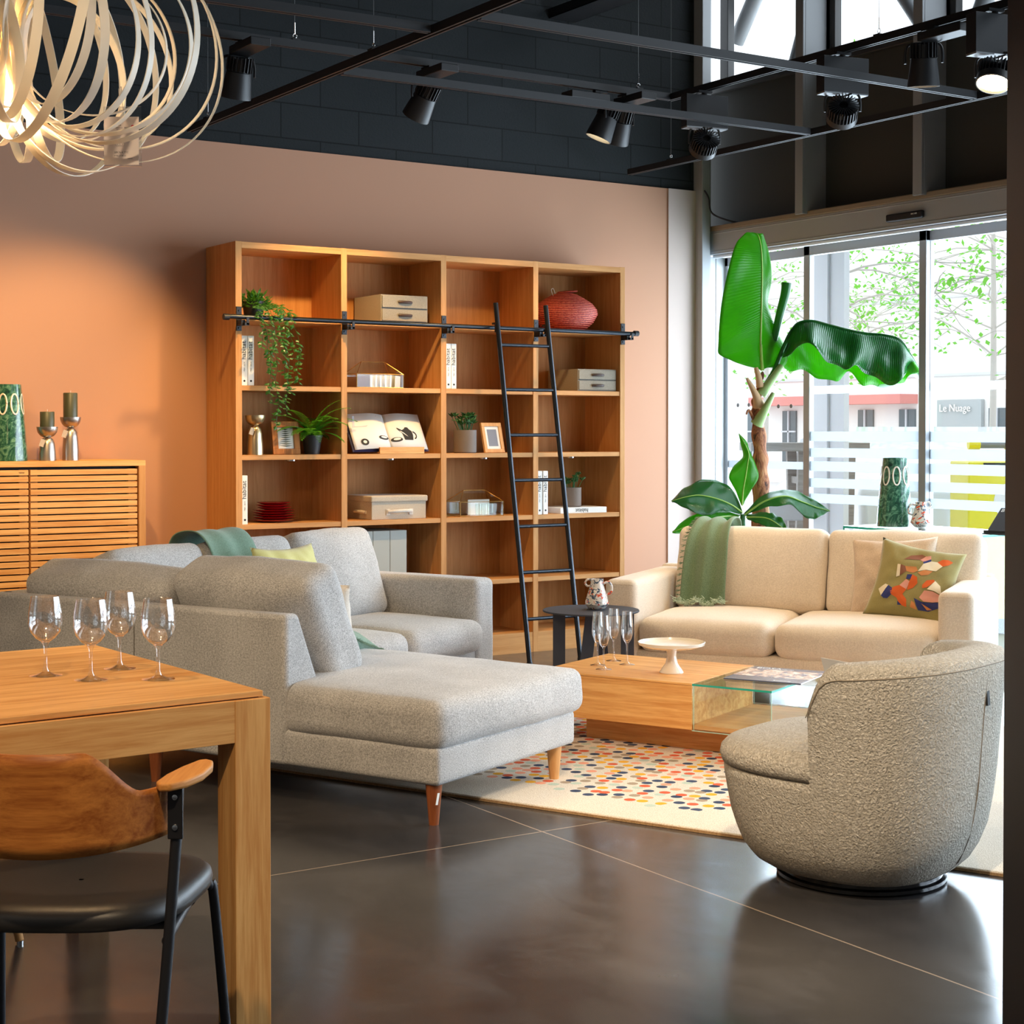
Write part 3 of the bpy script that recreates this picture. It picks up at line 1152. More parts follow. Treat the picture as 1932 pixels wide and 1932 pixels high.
def drawer_box(x0, y0, z, wd, dp, hh, label, rz=0.0):
    b = thing('desk_drawer_box', label, 'storage box', (x0, y0, z), rz, 'grey two-drawer boxes on the bookcase')
    MB().box(0, wd, 0.004, dp, 0, hh).build('case', 'box_fab', b, smooth=0, bevel=0.0015)
    for k in range(2):
        z0, z1 = 0.006 + k * (hh - 0.006) / 2, (k + 1) * (hh - 0.006) / 2
        d = MB().box(0.007, wd - 0.007, -0.002, 0.02, z0 + 0.002, z1 - 0.001).build('drawer', 'box_fab', b, smooth=0, bevel=0.002)
        zc = (z0 + z1) / 2
        h = MB().tube(catmull([(wd / 2 - 0.042, -0.004, zc), (wd / 2 - 0.02, -0.013, zc), (wd / 2 + 0.02, -0.013, zc), (wd / 2 + 0.042, -0.004, zc)], 10), 0.008, 8)
        h.build('handle', 'leather', d)
        for s in (-1, 1):
            MB().lathe([(0, 0), (0.0045, 0), (0.0035, 0.002), (0, 0.003)], seg=10).xf(T(wd / 2 + s * 0.036, -0.010, zc) @ RX(pi / 2)).build('rivet', 'chrome', d)
    for z0 in (-0.0, hh / 2):
        MB().box(0.004, wd - 0.004, -0.001, 0.004, z0 + 0.0005, z0 + 0.003).build('shadow_gap', 'ink', b, smooth=0)
    return b


drawer_box(4.43, 8.15, 1.945, 0.305, 0.325, 0.155, 'grey drawer box on the top shelf left of centre')
drawer_box(5.795, 8.15, 1.571, 0.292, 0.325, 0.135, 'grey drawer box on the second shelf right of the ladder')

# red woven basket
bk = thing('woven_basket', 'round red woven lidded basket on the top right shelf', 'basket', (5.80, 8.30, 1.945))
MB().lathe([(0, 0), (0.10, 0), (0.135, 0.012), (0.178, 0.05), (0.205, 0.10), (0.20, 0.13), (0.17, 0.168), (0.12, 0.20), (0.08, 0.222), (0.05, 0.232), (0, 0.232)], seg=56).build('body', 'basket', bk)
MB().lathe([(0.0, 0.010), (0.058, 0.012), (0.066, 0.006), (0.058, 0.0), (0.0, 0.0)], seg=36).build('lid', 'basket', bk, loc=(0.02, 0, 0.236), rot=(0, radians(-6), 0))
MB().tube(catmull([(-0.10, -0.02, 0.21), (-0.115, -0.02, 0.245), (-0.10, -0.02, 0.255), (-0.085, -0.02, 0.225)], 16), 0.002, 6).build('loop', 'linen', bk)


# glass caskets with brass edges
def casket(x0, z, L, D, h1, h2, label, fill):
    b = thing('glass_casket', label, 'glass box', (x0, 8.17, z), 0, 'brass-edged glass house boxes')
    a = [(0, 0), (L, 0), (L, D), (0, D)]
    rx0, rx1, ry = L * 0.24, L * 0.74, D / 2
    e = []
    for i in range(4):
        p, q = a[i], a[(i + 1) % 4]
        e += [((*p, 0.002), (*q, 0.002)), ((*p, h1), (*q, h1)), ((*p, 0), (*p, h1))]
    r0, r1 = (rx0, ry, h2), (rx1, ry, h2)
    e += [(r0, r1), ((0, 0, h1), r0), ((0, D, h1), r0), ((L, 0, h1), r1), ((L, D, h1), r1)]
    mb = MB()
    for p, q in e:
        mb.tube([p, q], 0.0018, 6)
    mb.build('brass_frame', 'brass', b)
    g = MB()
    V = lambda *p: [g.bm.verts.new(v) for v in p]
    for i in range(4):
        p, q = a[i], a[(i + 1) % 4]
        g.bm.faces.new(V((*p, 0), (*q, 0), (*q, h1), (*p, h1)))
    g.build('glass_side', 'table_glass', b, smooth=0)
    g = MB()
    V = lambda *p: [g.bm.verts.new(v) for v in p]
    g.bm.faces.new(V((0, 0, h1), (L, 0, h1), r1, r0))
    g.bm.faces.new(V((0, D, h1), (L, D, h1), r1, r0))
    g.bm.faces.new(V((0, 0, h1), (0, D, h1), r0))
    g.bm.faces.new(V((L, 0, h1), (L, D, h1), r1))
    g.build('glass_lid', 'table_glass', b, smooth=0)
    r_ = random.Random(int(L * 1000))
    if fill == 'cards':
        for k in range(6):
            xx = L * 0.30 + k * L * 0.105
            p = thing('photo_card', 'pale photo card in the glass box, ' + ['leftmost', 'second from left', 'third from left', 'third from right', 'second from right', 'rightmost'][k] + ' of six', 'card', (x0 + xx, 8.17 + 0.012, z + 0.003), 0, 'photo cards in the glass box')
            MB().box(0, 0.0025, 0, D - 0.03, 0, h1 - 0.006 - r_.random() * 0.006).build('card_sheet', 'white', p, smooth=0, loc=(0, 0, 0), rot=(0, 0, 0))
            p.rotation_euler = (0, radians(r_.uniform(-3, 3)), radians(r_.uniform(-55, -35)))
    else:
        p = tag(MB().box(0, L * 0.5, 0, 0.003, 0, h1 + 0.006).build('paper_tag', 'white', None, loc=(x0 + L * 0.42, 8.17 + D * 0.7, z + 0.003), smooth=0), 'small white paper slip standing in the glass box beside the ladder', 'paper')
        for k in range(3):
            c_ = thing('glass_tumbler', ['left', 'middle', 'right'][k] + ' clear tumbler inside the glass box beside the ladder', 'tumbler', (x0 + L * (0.5 + 0.14 * k), 8.17 + 0.04, z + 0.004), 0, 'tumblers in the glass box')
            MB().lathe([(0, 0), (0.018, 0), (0.020, h1 * 0.8), (0.0185, h1 * 0.8), (0.0165, 0.004), (0, 0.004)], seg=20).build('tumbler_glass', 'table_glass', c_)
    return b


casket(4.286, 1.571, 0.30, 0.17, 0.078, 0.150, 'brass-edged glass box holding cards on the second shelf', 'cards')
casket(4.965, 0.823, 0.30, 0.17, 0.085, 0.152, 'brass-edged glass box on the fourth shelf left of the ladder', 'tags')


# candle holders : hourglass shape
def holder(x, y, z, hh, r, label, mat, candle=None, price=None, group=None):
    b = thing('candle_holder', label, 'candle holder', (x, y, z), 0, group)
    hb = hh - r * 1.02
    c = r
    MB().lathe([(0, 0), (c * 0.80, 0), (c * 0.80, 0.004), (c * 0.77, hb * 0.35), (c * 0.69, hb * 0.72), (c * 0.60, hb * 0.88), (c * 0.45, hb * 0.96), (c * 0.25, hb),
                (c * 0.20, hb + 0.004)], seg=40).build('base', mat, b)
    n = 8
    prof = [(c * 0.20, hb + 0.002)] + [(c * sin(pi / 2 * (0.12 + 0.88 * k / n)), hb + (hh - hb) * (1 - cos(pi / 2 * (k / n)))) for k in range(1, n + 1)]
    prof += [(c * 0.94, hh), (c * 0.7, hh - 0.012), (0, hh - 0.014)]
    MB().lathe(prof, seg=40).build('cup', mat, b)
    if price:
        tg = MB().box(-0.012, 0.012, 0, 0.0008, -0.038, 0).build('price_tag', 'linen', b, loc=(price, -r * 0.95, hb * 0.92), rot=(0.1, radians(18), 0), smooth=0)
        MB().tube([(0, 0, 0), (0.018, 0.012, 0.03)], 0.0006, 5).build('string', 'linen', tg)
    if candle:
        k = thing('pillar_candle', candle[1], 'candle', (x, y, z + hh - 0.013), 0, 'dark green pillar candles')
        MB().lathe([(0, 0), (c * 0.68, 0), (c * 0.68, candle[0] - 0.003), (c * 0.64, candle[0]), (c * 0.2, candle[0] - 0.004), (0, candle[0] - 0.005)], seg=32).build('wax', 'candle', k)
        MB().tube([(0, 0, candle[0] - 0.006), (0.002, 0, candle[0] + 0.012)], 0.001, 6).build('wick', 'white', k)
    return b


holder(3.674, 8.19, 1.197, 0.215, 0.055, 'champagne metal candle holder with a price tag on the third shelf', 'champagne', None, -0.035)


# picture frames
def frame(x, y, z, wd, hh, lean, rz, wmat, pmat, label, border, mat_border, fernprint=False):
    b = thing('picture_frame', label, 'picture frame', (x, y, z), 0)
    b.rotation_euler = (radians(-lean), 0, rz)
    m_ = MB()
    w2, bd = wd / 2, border
    m_.box(-w2, w2, 0, 0.016, 0, bd).box(-w2, w2, 0, 0.016, hh - bd, hh)
    m_.box(-w2, -w2 + bd, 0, 0.016, bd, hh - bd).box(w2 - bd, w2, 0, 0.016, bd, hh - bd)
    m_.build('frame', wmat, b, smooth=0, bevel=0.0015)
    MB().box(-w2 + bd, w2 - bd, 0.006, 0.010, bd, hh - bd).build('mount', pmat, b, smooth=0)
    mbd = mat_border
    pr = MB().box(-w2 + bd + mbd, w2 - bd - mbd, 0.005, 0.0065, bd + mbd, hh - bd - mbd).build('print', 'grey_ink' if not fernprint else 'page', b, smooth=0)
    if fernprint:
        q = MB()
        for i in range(9):
            zz = bd + mbd + 0.008 + i * (hh - 2 * bd - 2 * mbd - 0.02) / 8
            wv = (w2 - bd - mbd) * (0.9 - 0.06 * i)
            for s in (-1, 1):
                q.prism([(0, zz), (s * wv, zz + 0.006), (0, zz + 0.007)], 0.0035, 0.0048, 'xz')
        q.build('botanical_print', 'candle', pr, smooth=0)
    else:
        pr.data.materials[0] = plain('print_slate', rgb(118, 118, 128), 0.5)
    MB().box(-0.02, 0.02, 0.016, 0.020, 0.01, hh * 0.7).build('stand', 'leather', b, smooth=0)
    return b


frame(3.865, 8.19, 1.199, 0.155, 0.185, 14, radians(-8), 'frame_wood', 'page', 'dark wooden picture frame with a fern print behind the fern', 0.032, 0.004, True)
frame(5.215, 8.18, 1.199, 0.150, 0.182, 14, radians(6), 'light_oak_z', 'page', 'light oak picture frame with a slate print beside the ladder', 0.022, 0.018)

# fern
fn = thing('potted_fern', 'bright green fern in a small black pot on the third shelf', 'plant', (4.025, 8.21, 1.197))
MB().lathe([(0, 0), (0.040, 0), (0.056, 0.095), (0.060, 0.095), (0.060, 0.106), (0.052, 0.106), (0.048, 0.09), (0, 0.09)], seg=28).build('pot', 'pot_black', fn)
rnd = random.Random(11)
for k in range(34):
    a = k * 2.399 + 0.3
    L = rnd.uniform(0.22, 0.33)
    e0 = rnd.uniform(0.55, 1.5)
    ca, sa = cos(a), sin(a)
    if sa > 0.3:
        L *= 0.6
    P = []
    x = 0
    z = 0.09
    e = e0
    st = L / 14
    for i in range(15):
        P.append(Vector((ca * x, sa * x * 0.75, max(z, 0.02))))
        x += st * cos(e)
        z += st * sin(e)
        e -= 0.105
    q = MB().tube(P, [0.0016 * (1 - i / 18) for i in range(15)], 5)
    for i in range(2, 15):
        d = (P[i] - P[i - 1]).normalized()
        s = d.cross(Vector((0, 0, 1))).normalized()
        wl = 0.034 * sin(pi * min(1, (i + 1) / 15.5)) ** 0.8 + 0.004
        for f_ in (0, 0.5):
            p = P[i - 1].lerp(P[i], f_)
            for sg in (-1, 1):
                leaf_card(q, p, s * sg + d * 0.35, (0, 0, 1), wl, 0.0062, 0.1)
    q.build('frond', 'fern_leaf', fn, smooth=0)

# open book on a stand
ob = thing('open_book', 'large open photo book showing a black coffee pot, on a wooden stand', 'book', (4.50, 8.165, 1.212), 0)
def pg(u, side):
    """page surface u 0 (spine)..1 (edge)"""
    return 0.022 * sin(min(1, u * 2.2) * pi / 2) - 0.018 * u * u
tilt = RX(radians(58))
for side, nm in ((-1, 'left_page'), (1, 'right_page')):
    mb = MB()
    rows = []
    n = 14
    for i in range(n + 1):
        u = i / n
        rows.append([tilt @ Vector((side * 0.235 * u, v * 0.235, 0.012 + pg(u, side))) for v in (0, 0.5, 1)])
    rows2 = [[p - (tilt @ Vector((0, 0, pg(i / n, side) + 0.008))) + Vector((0, 0, 0)) for p in r] for i, r in enumerate(rows)]
    mb.grid(rows)
    o = mb.build(nm, 'page', ob, smooth=60, solid=0.003)
MB().box(-0.245, 0.245, -0.004, 0.243, -0.004, 0.006).xf(tilt).build('cover', plain('navy_cover', rgb(44, 44, 84), 0.5), ob, smooth=0)
def pagepoly(name, pts, mat, off=0.0035):
    mb = MB()
    vs = []
    for x, y in pts:
        u = abs(x) / 0.235
        vs.append(mb.bm.verts.new(tilt @ Vector((x, y, 0.012 + pg(u, 1) + off))))
    f_ = mb.bm.faces.new(vs)
    return mb.build(name, mat, ob, smooth=0)
def ell(cx_, cy_, rx_, ry_, n=18, a0=0, a1=2 * pi):
    return [(cx_ + rx_ * cos(a0 + (a1 - a0) * k / n), cy_ + ry_ * sin(a0 + (a1 - a0) * k / n)) for k in range(n)]
pagepoly('coffee_pot_photo', [(0.095, 0.055), (0.150, 0.055), (0.158, 0.09), (0.155, 0.115), (0.14, 0.128), (0.132, 0.14), (0.115, 0.14), (0.105, 0.128), (0.09, 0.12), (0.062, 0.138), (0.06, 0.132), (0.088, 0.10)], 'ink')
for i in range(8):
    a, b = -1.2 + i * 0.32, -1.2 + (i + 1) * 0.32
    pagepoly('coffee_pot_handle', [(0.155 + 0.028 * cos(a), 0.088 + 0.028 * sin(a)), (0.155 + 0.028 * cos(b), 0.088 + 0.028 * sin(b)),
                                   (0.155 + 0.021 * cos(b), 0.088 + 0.021 * sin(b)), (0.155 + 0.021 * cos(a), 0.088 + 0.021 * sin(a))], 'ink', 0.004)
pagepoly('saucer_photo', ell(0.045, 0.06, 0.036, 0.015), 'ink')
pagepoly('saucer_centre', ell(0.047, 0.063, 0.022, 0.008), 'page', 0.0048)
pagepoly('cup_photo', ell(-0.035, 0.075, 0.034, 0.014), 'ink')
pagepoly('cup_centre', ell(-0.033, 0.077, 0.022, 0.007), 'page', 0.0048)
pagepoly('disc_photo', ell(-0.165, 0.045, 0.024, 0.022), 'ink')
pagepoly('disc_ring', ell(-0.165, 0.045, 0.011, 0.010), 'page', 0.0048)
pagepoly('shade_photo', [(-0.215, 0.145), (-0.13, 0.145), (-0.045, 0.22), (-0.2, 0.22)], plain('photo_grey', rgb(188, 186, 192), 0.6), 0.003)
st = thing('book_stand', 'small golden wooden book stand under the open photo book', 'book stand', (4.555, 8.15, 1.197))
MB().box(-0.145, 0.145, -0.012, 0.20, 0.0, 0.012).box(-0.145, 0.145, -0.02, -0.008, 0.0, 0.038).build('ledge', 'table_oak_x', st, smooth=0, bevel=0.002)
MB().box(-0.12, 0.12, 0.0, 0.010, 0, 0.21).xf(T(0, 0.045, 0.008) @ RX(radians(-32))).build('back_rest', 'table_oak_x', st, smooth=0, bevel=0.002)

# succulents
def succulent(x, y, z, r, hh, label, n, L, seed):
    b = thing('potted_succulent', label, 'plant', (x, y, z), 0)
    MB().lathe([(0, 0), (r * 0.9, 0), (r, 0.006), (r, hh), (r * 0.9, hh), (r * 0.88, hh - 0.015), (0, hh - 0.015)], seg=32).build('pot', 'pot_grey', b)
    q = MB()
    rr = random.Random(seed)
    for k in range(n):
        a = rr.uniform(0, 2 * pi)
        c0 = Vector((cos(a), sin(a), 0)) * rr.uniform(0, r * 0.6)
        top = c0 + Vector((cos(a) * rr.uniform(0.2, 0.8), sin(a) * rr.uniform(0.2, 0.8), 1)).normalized() * L * rr.uniform(0.35, 1) + Vector((0, 0, hh))
        q.tube([c0 + Vector((0, 0, hh - 0.02)), top], 0.002, 5)
        for j in range(9):
            b_ = rr.uniform(0, 2 * pi)
            d = Vector((cos(b_), sin(b_), rr.uniform(0.2, 1.3))).normalized()
            l = L * 0.38 * rr.uniform(0.6, 1)
            q.tube([top - d * 0.004, top + d * l * 0.55, top + d * l], [0.0022, 0.0042, 0.0008], 6)
    q.build('leaves', 'succ_leaf', b)
    return b


succulent(5.015, 8.20, 1.197, 0.068, 0.135, 'jade succulent in a grey pot on the third shelf left of the ladder', 22, 0.10, 3)
succulent(5.815, 8.24, 0.860, 0.056, 0.118, 'small succulent in a grey pot standing on a flat white book', 12, 0.085, 8)
fb = thing('book', 'white book lying flat under the small grey succulent pot', 'book', (5.665, 8.150, 0.823), radians(-3))
MB().box(0, 0.335, 0, 0.25, 0, 0.036).build('cover', 'white', fb, smooth=0, bevel=0.002)
text('spine_title', 'habitat', 0.034, 'ink', fb, (0.20, -0.0006, 0.028), (-pi / 2, 0, pi), 0.0004)
MB().box(-0.0004, 0.01, 0.006, 0.248, 0.003, 0.033).build('pages', 'page', fb, smooth=0)

# red plates
for k in range(8):
    R = [0.122, 0.122, 0.120, 0.120, 0.118, 0.098, 0.098, 0.096][k]
    p = thing('plate', ['bottom dark red plate of the stack on the fourth shelf'] and
              'dark red %s plate, %s of the stack beside the white book' % (
                  'dinner' if k < 5 else 'dessert', ['bottom one', 'second from the bottom', 'third from the bottom', 'fourth from the bottom', 'highest wide one', 'lowest narrow one', 'second from the top', 'topmost'][k]),
              'plate', (3.83 + 0.004 * ((k * 7) % 3 - 1), 8.29, 0.823 + 0.0135 * k), 0, 'stacked dark red plates')
    MB().lathe([(0, 0), (R * 0.55, 0), (R * 0.62, 0.003), (R * 0.97, 0.014), (R, 0.017), (R * 0.96, 0.0175), (R * 0.6, 0.007), (0, 0.005)], seg=48).build('glazed_plate', 'red_ceramic', p)

# linen box
lb = thing('fabric_storage_box', 'beige linen storage box with a lid on the fourth shelf', 'storage box', (4.375, 8.16, 0.823))
MB().box(-0.002, 0.352, 0, 0.30, 0, 0.105).build('body', 'linen', lb, smooth=0, bevel=0.003)
MB().box(-0.010, 0.360, -0.010, 0.31, 0.100, 0.135).build('lid', 'linen', lb, smooth=0, bevel=0.008, bseg=3)
MB().box(0.09, 0.115, -0.004, 0, 0.025, 0.06).box(0.24, 0.265, -0.004, 0, 0.025, 0.06).build('handle_patch', 'ivory_cush', lb, smooth=0)
MB().tube(catmull([(0.10, -0.005, 0.045), (0.14, -0.018, 0.047), (0.21, -0.018, 0.049), (0.255, -0.005, 0.047)], 12), 0.010, 8).build('handle', 'ivory_cush', lb)
MB().tube(catmull([(-0.006, 0.06, 0.04), (-0.018, 0.10, 0.044), (-0.018, 0.16, 0.044), (-0.006, 0.2, 0.04)], 12), 0.010, 8).build('handle', 'ivory_cush', lb)

# grey binders low in bay two
for k, (x0, x1) in enumerate([(4.275, 4.385), (4.387, 4.495), (4.497, 4.605)]):
    p = thing('file_binder', ['leftmost', 'middle', 'rightmost'][k] + ' pale grey upright file behind the corner sofa back', 'binder', (x0, 8.17, 0.449), 0, 'pale grey files on the fifth shelf')
    MB().box(0, x1 - x0, 0, 0.27, 0, 0.31).build('spine_cover', plain('pale_grey_card', rgb(176, 178, 172), 0.7), p, smooth=0, bevel=0.003)

# ================================================================== SIDEBOARD
sb = thing('sideboard', 'oak sideboard with slatted doors against the terracotta wall', 'sideboard', (1.8, 8.52, 0))
sx0, sx1 = -1.0, 1.21
for a, b in ((sx0, sx0 + 0.036), (sx1 - 0.036, sx1)):
    MB().box(a, b, -0.45, 0, 0, 1.15).build('side_panel', 'oak_z', sb, smooth=0, bevel=0.001)
MB().box(sx0, sx1, -0.45, 0, 1.148, 1.176).build('top', 'table_oak_x', sb, smooth=0, bevel=0.0015)
MB().box(sx0 + 0.036, sx1 - 0.036, -0.40, -0.02, 0.05, 0.08).build('bottom_panel', 'oak_x', sb, smooth=0)
MB().box(sx0 + 0.036, sx1 - 0.036, -0.40, -0.385, 0.08, 1.145).build('inner_panel', 'ink', sb, smooth=0)
for (a, b) in ((0.617, 1.165), (0.06, 0.607), (-0.50, 0.05), (-0.96, -0.51)):
    d = MB().box(a, a + 0.04, -0.430, -0.412, 0.08, 1.135).box(b - 0.04, b, -0.430, -0.412, 0.08, 1.135).build('door', 'oak_z', sb, smooth=0)
    q = MB()
    z = 0.100
    while z < 1.118:
        q.box(a, b, -0.448, -0.430, z, z + 0.026)
        z += 0.0325
    q.build('slats', 'table_oak_x', d, smooth=0, bevel=0.001)
text('maker_mark', 'habitat', 0.010, 'ink', sb, (0.56, -0.4485, 1.118), (pi / 2, 0, 0), 0.0003)

holder(2.557, 8.25, 1.176, 0.172, 0.053, 'shorter silver candle holder on the sideboard', 'silver', (0.090, 'shorter dark green pillar candle on the sideboard'), -0.035, 'silver candle holders on the sideboard')
holder(2.687, 8.28, 1.176, 0.222, 0.053, 'taller silver candle holder on the sideboard', 'silver', (0.138, 'taller dark green pillar candle on the sideboard'), -0.04, 'silver candle holders on the sideboard')


def vase(x, y, z, rz, label):
    b = thing('cone_vase', label, 'vase', (x, y, z), rz, 'green cone vases with white rings')
    H_ = 0.385
    rb, rt = 0.098, 0.067
    prof = [(0, 0), (rb, 0), (rb, 0.006)] + [(rb + (rt - rb) * (k / 10) ** 1.15, 0.006 + (H_ - 0.006) * k / 10) for k in range(1, 11)]
    prof += [(rt - 0.005, H_), (rt - 0.006, 0.1), (0, 0.1)]
    MB().lathe(prof, seg=48).build('body', 'marble_green', b)
    for k in range(8):
        th = 2 * pi * k / 8
        q = MB()
        pts = []
        zc, rx_, rz_ = 0.285, 0.0215, 0.052
        n = 28
        rows = []
        for i in range(n + 1):
            a = 2 * pi * i / n
            row = []
            for s in (0.72, 1.15):
                wx = rx_ * s * cos(a)
                zz = zc + (rz_ + (s - 1) * 0.02) * sin(a)
                rr = rb + (rt - rb) * ((zz - 0.006) / (H_ - 0.006)) ** 1.15 + 0.0012
                t_ = th + wx / rr
                row.append((rr * sin(t_), -rr * cos(t_), zz))
            rows.append(row)
        q.grid(rows)
        q.build('ring_motif', 'cream_ceramic', b, smooth=60, solid=0.0015)
    return b


vase(2.365, 8.28, 1.176, radians(12), 'green marbled cone vase with white rings on the oak sideboard')

# ================================================================== GREY CORNER SOFA   (local axes: x = a-4.45, y = b-3.12)
SO = thing('corner_sofa', 'large grey woven corner sofa with an open chaise end', 'sofa', G(4.45, 3.12), PH)
Z0, Z1 = 0.137, 0.268
puffbox(0.458, 0.76, 0.065, 0.02, n=5).xf(T(0.462, 0.76, 0.2025)).build('base', 'grey_fab', SO)
puffbox(1.165, 0.45, 0.065, 0.02, n=5).xf(T(1.17, 1.75, 0.2025)).build('base', 'grey_fab', SO)
# chaise seat cushion, notched round the end of the back
mb = puffbox(0.492, 0.66, 0.085, 0.05, (0.0, 0.015, 0.022), 12, 0.006, 3, T(0.485, 0.645, 0.338))
for v in mb.bm.verts:
    if v.co.y > 0.66 and v.co.x < 0.22:
        k = min(1, (v.co.y - 0.66) / 0.06)
        v.co.x = v.co.x + (0.22 - v.co.x) * k
mb.build('seat_cushion', 'grey_fab', SO, smooth=180)
puffbox(0.43, 0.36, 0.075, 0.06, (0, 0, 0.02), 8, 0.003, 9, T(0.57, 1.66, 0.335)).build('seat_cushion', 'grey_fab', SO, smooth=180)
puffbox(0.288, 0.40, 0.078, 0.06, (0, 0.01, 0.022), 9, 0.004, 5, T(1.265, 1.62, 0.335)).build('seat_cushion', 'grey_fab', SO, smooth=180)
puffbox(0.302, 0.40, 0.078, 0.06, (0, 0.01, 0.022), 9, 0.004, 6, T(1.862, 1.62, 0.335)).build('seat_cushion', 'grey_fab', SO, smooth=180)
# back walls
MB().prism([(0.0, Z0), (0.0, 0.675), (0.075, 0.675), (0.215, 0.36), (0.215, Z0)], 0.655, 2.2, 'xz').build('back', 'grey_fab', SO, smooth=40, bevel=0.018, bseg=3)
MB().prism([(2.2, Z0), (2.2, 0.675), (2.12, 0.675), (1.99, 0.36), (1.99, Z0)], 0.02, 2.18, 'yz').build('back', 'grey_fab', SO, smooth=40, bevel=0.018, bseg=3)
MB().box(-0.0015, 0.0, 1.398, 1.402, 0.15, 0.64).build('seam', plain('grey_seam', rgb(112, 107, 100), 0.9), SO, smooth=0)
# arm
puffbox(0.0825, 0.46, 0.265, 0.035, (0.004, 0, 0.004), 6, 0.002, 2, T(2.253, 1.745, 0.337)).build('armrest', 'grey_fab', SO, smooth=180)
# back cushions
puffbox(0.105, 0.342, 0.235, 0.055, (0.035, 0.0, 0.012), 10, 0.007, 21, T(0.285, 0.985, 0.605) @ RY(radians(-25))).build('back_cushion', 'grey_fab', SO, smooth=180)
puffbox(0.105, 0.40, 0.225, 0.055, (0.035, 0.0, 0.012), 10, 0.010, 22, T(0.265, 1.735, 0.572) @ RY(radians(-27))).build('back_cushion', 'grey_fab', SO, smooth=180)
for k, (a, b_) in enumerate([(0.36, 0.93), (0.935, 1.53), (1.535, 2.15)]):
    puffbox((b_ - a) / 2 - 0.004, 0.095, 0.225, 0.055, (0.0, 0.035, 0.01), 10, 0.007, 31 + k,
            T((a + b_) / 2, 1.93, 0.60 + 0.005 * k) @ RX(radians(-19))).build('back_cushion', 'grey_fab', SO, smooth=180)
for k, (x, y) in enumerate([(0.045, 0.045), (0.83, 0.042), (0.04, 1.33), (2.26, 1.36), (2.26, 2.12), (0.06, 2.12)]):
    MB().lathe([(0, 0.0), (0.0165, 0.0), (0.017, 0.004), (0.029, 0.142), (0, 0.142)], seg=24).build('leg', 'walnut' if k != 1 else 'light_oak_z', SO, loc=(x, y, 0.0 if k != 1 else 0.0))  # paler oak on one leg paints in the stronger light it catches
MB().box(-0.006, 0.006, -0.0006, 0.0006, 0, 0.04).build('paper_tag', 'white', SO, loc=(0.018, 0.0145, 0.075), rot=(0.1, 0.15, 0.0), smooth=0)


# scatter things on the grey sofa
def place_pillow(name, label, cat, hx, hy, t, mat, M4, wr=0.02, seed=0):
    o = pillow(hx, hy, t, wr, seed).build(name, mat, None, smooth=180)
    o.matrix_world = M4
    return tag(o, label, cat)


S4 = Matrix.Translation(G(4.45, 3.12)) @ RZ(PH)
place_pillow('scatter_cushion', 'pale yellow-green cushion behind the corner sofa back cushions', 'cushion', 0.22, 0.22, 0.07, 'yellow_cush',
             S4 @ T(1.22, 1.64, 0.605) @ RZ(radians(2)) @ RX(radians(70)) @ RZ(radians(-1)), 0.02, 2)
place_pillow('scatter_cushion', 'ivory linen cushion leaning against the nearest grey back cushion', 'cushion', 0.23, 0.21, 0.075, 'ivory_cush',
             S4 @ T(0.555, 1.02, 0.575) @ RZ(radians(90 + 4)) @ RX(radians(66)) @ RZ(radians(8)), 0.03, 5)
# teal fringed cushion on the seat
tc_ = thing('fringed_cushion', 'green fringed cushion lying on the grey sofa seat', 'cushion', tuple((S4 @ T(0.83, 1.16, 0.425)).translation), PH)
o = pillow(0.2, 0.2, 0.055, 0.02, 7).build('cover', 'teal_throw', tc_, smooth=180, loc=(0, 0, 0.045), rot=(radians(5), radians(14), radians(20)))
q = MB()
rr = random.Random(5)
for k in range(120):
    u = -1 + 2 * k / 120
    for (a, b_, dx, dy) in ((1, u, 1, 0), (u, -1, 0, -1)):
        p = pillow_pt(a, b_, 0.2, 0.2, 0.055)
        q.tube([p, p + Vector((dx * 0.018 + rr.uniform(-.006, .006), dy * 0.018 + rr.uniform(-.006, .006), rr.uniform(-.008, .004)))], 0.0009, 4)
q.build('fringe', 'teal_throw', tc_, loc=(0, 0, 0.045), rot=(radians(5), radians(14), radians(20)))


def drape(name, path, width, mat, nw=24, fold=0.01, nfold=4, seed=0, flare=0.0, skew=0.0, thick=0.004):
    """cloth following path (list of (y,z)) in local axes, spread along x"""
    P = catmull([(0, y, z) for y, z in path], 46)
    mb = MB()
    rows = []
    for i, p in enumerate(P):
        t = i / (len(P) - 1)
        d = (P[min(i + 1, len(P) - 1)] - P[max(i - 1, 0)]).normalized()
        n = Vector((0, d.z, -d.y))
        if n.y > 0.2 and False:
            n = -n
        wd = width * (1 + flare * t)
        row = []
        for j in range(nw + 1):
            u = -1 + 2 * j / nw
            f_ = fold * (0.5 + 0.5 * sin(u * nfold * pi + seed + t * 1.3)) + fold * 0.5 * noise.noise(Vector((u * 2 + seed, t * 3, 0)))
            row.append(Vector((u * wd / 2 + skew * t + 0.006 * noise.noise(Vector((t * 5, u, seed))), p.y, p.z)) + n * f_)
        rows.append(row)
    mb.grid(rows)
    return mb, rows


# green throw over the far back cushions of the grey sofa
th = thing('throw', 'sage green throw laid over the far back cushion of the corner sofa', 'throw', tuple((S4 @ T(1.07, 1.965, 0.016)).translation), PH)
mb, rows = drape('throw', [(0.10, 0.60), (0.145, 0.72), (0.145, 0.80), (0.10, 0.846), (0.0, 0.856), (-0.075, 0.81), (-0.135, 0.70), (-0.18, 0.58), (-0.215, 0.47)], 0.30, 'teal_throw', fold=0.008, nfold=2, seed=2)
mb.build('cloth', 'teal_throw', th, smooth=180, solid=0.005)

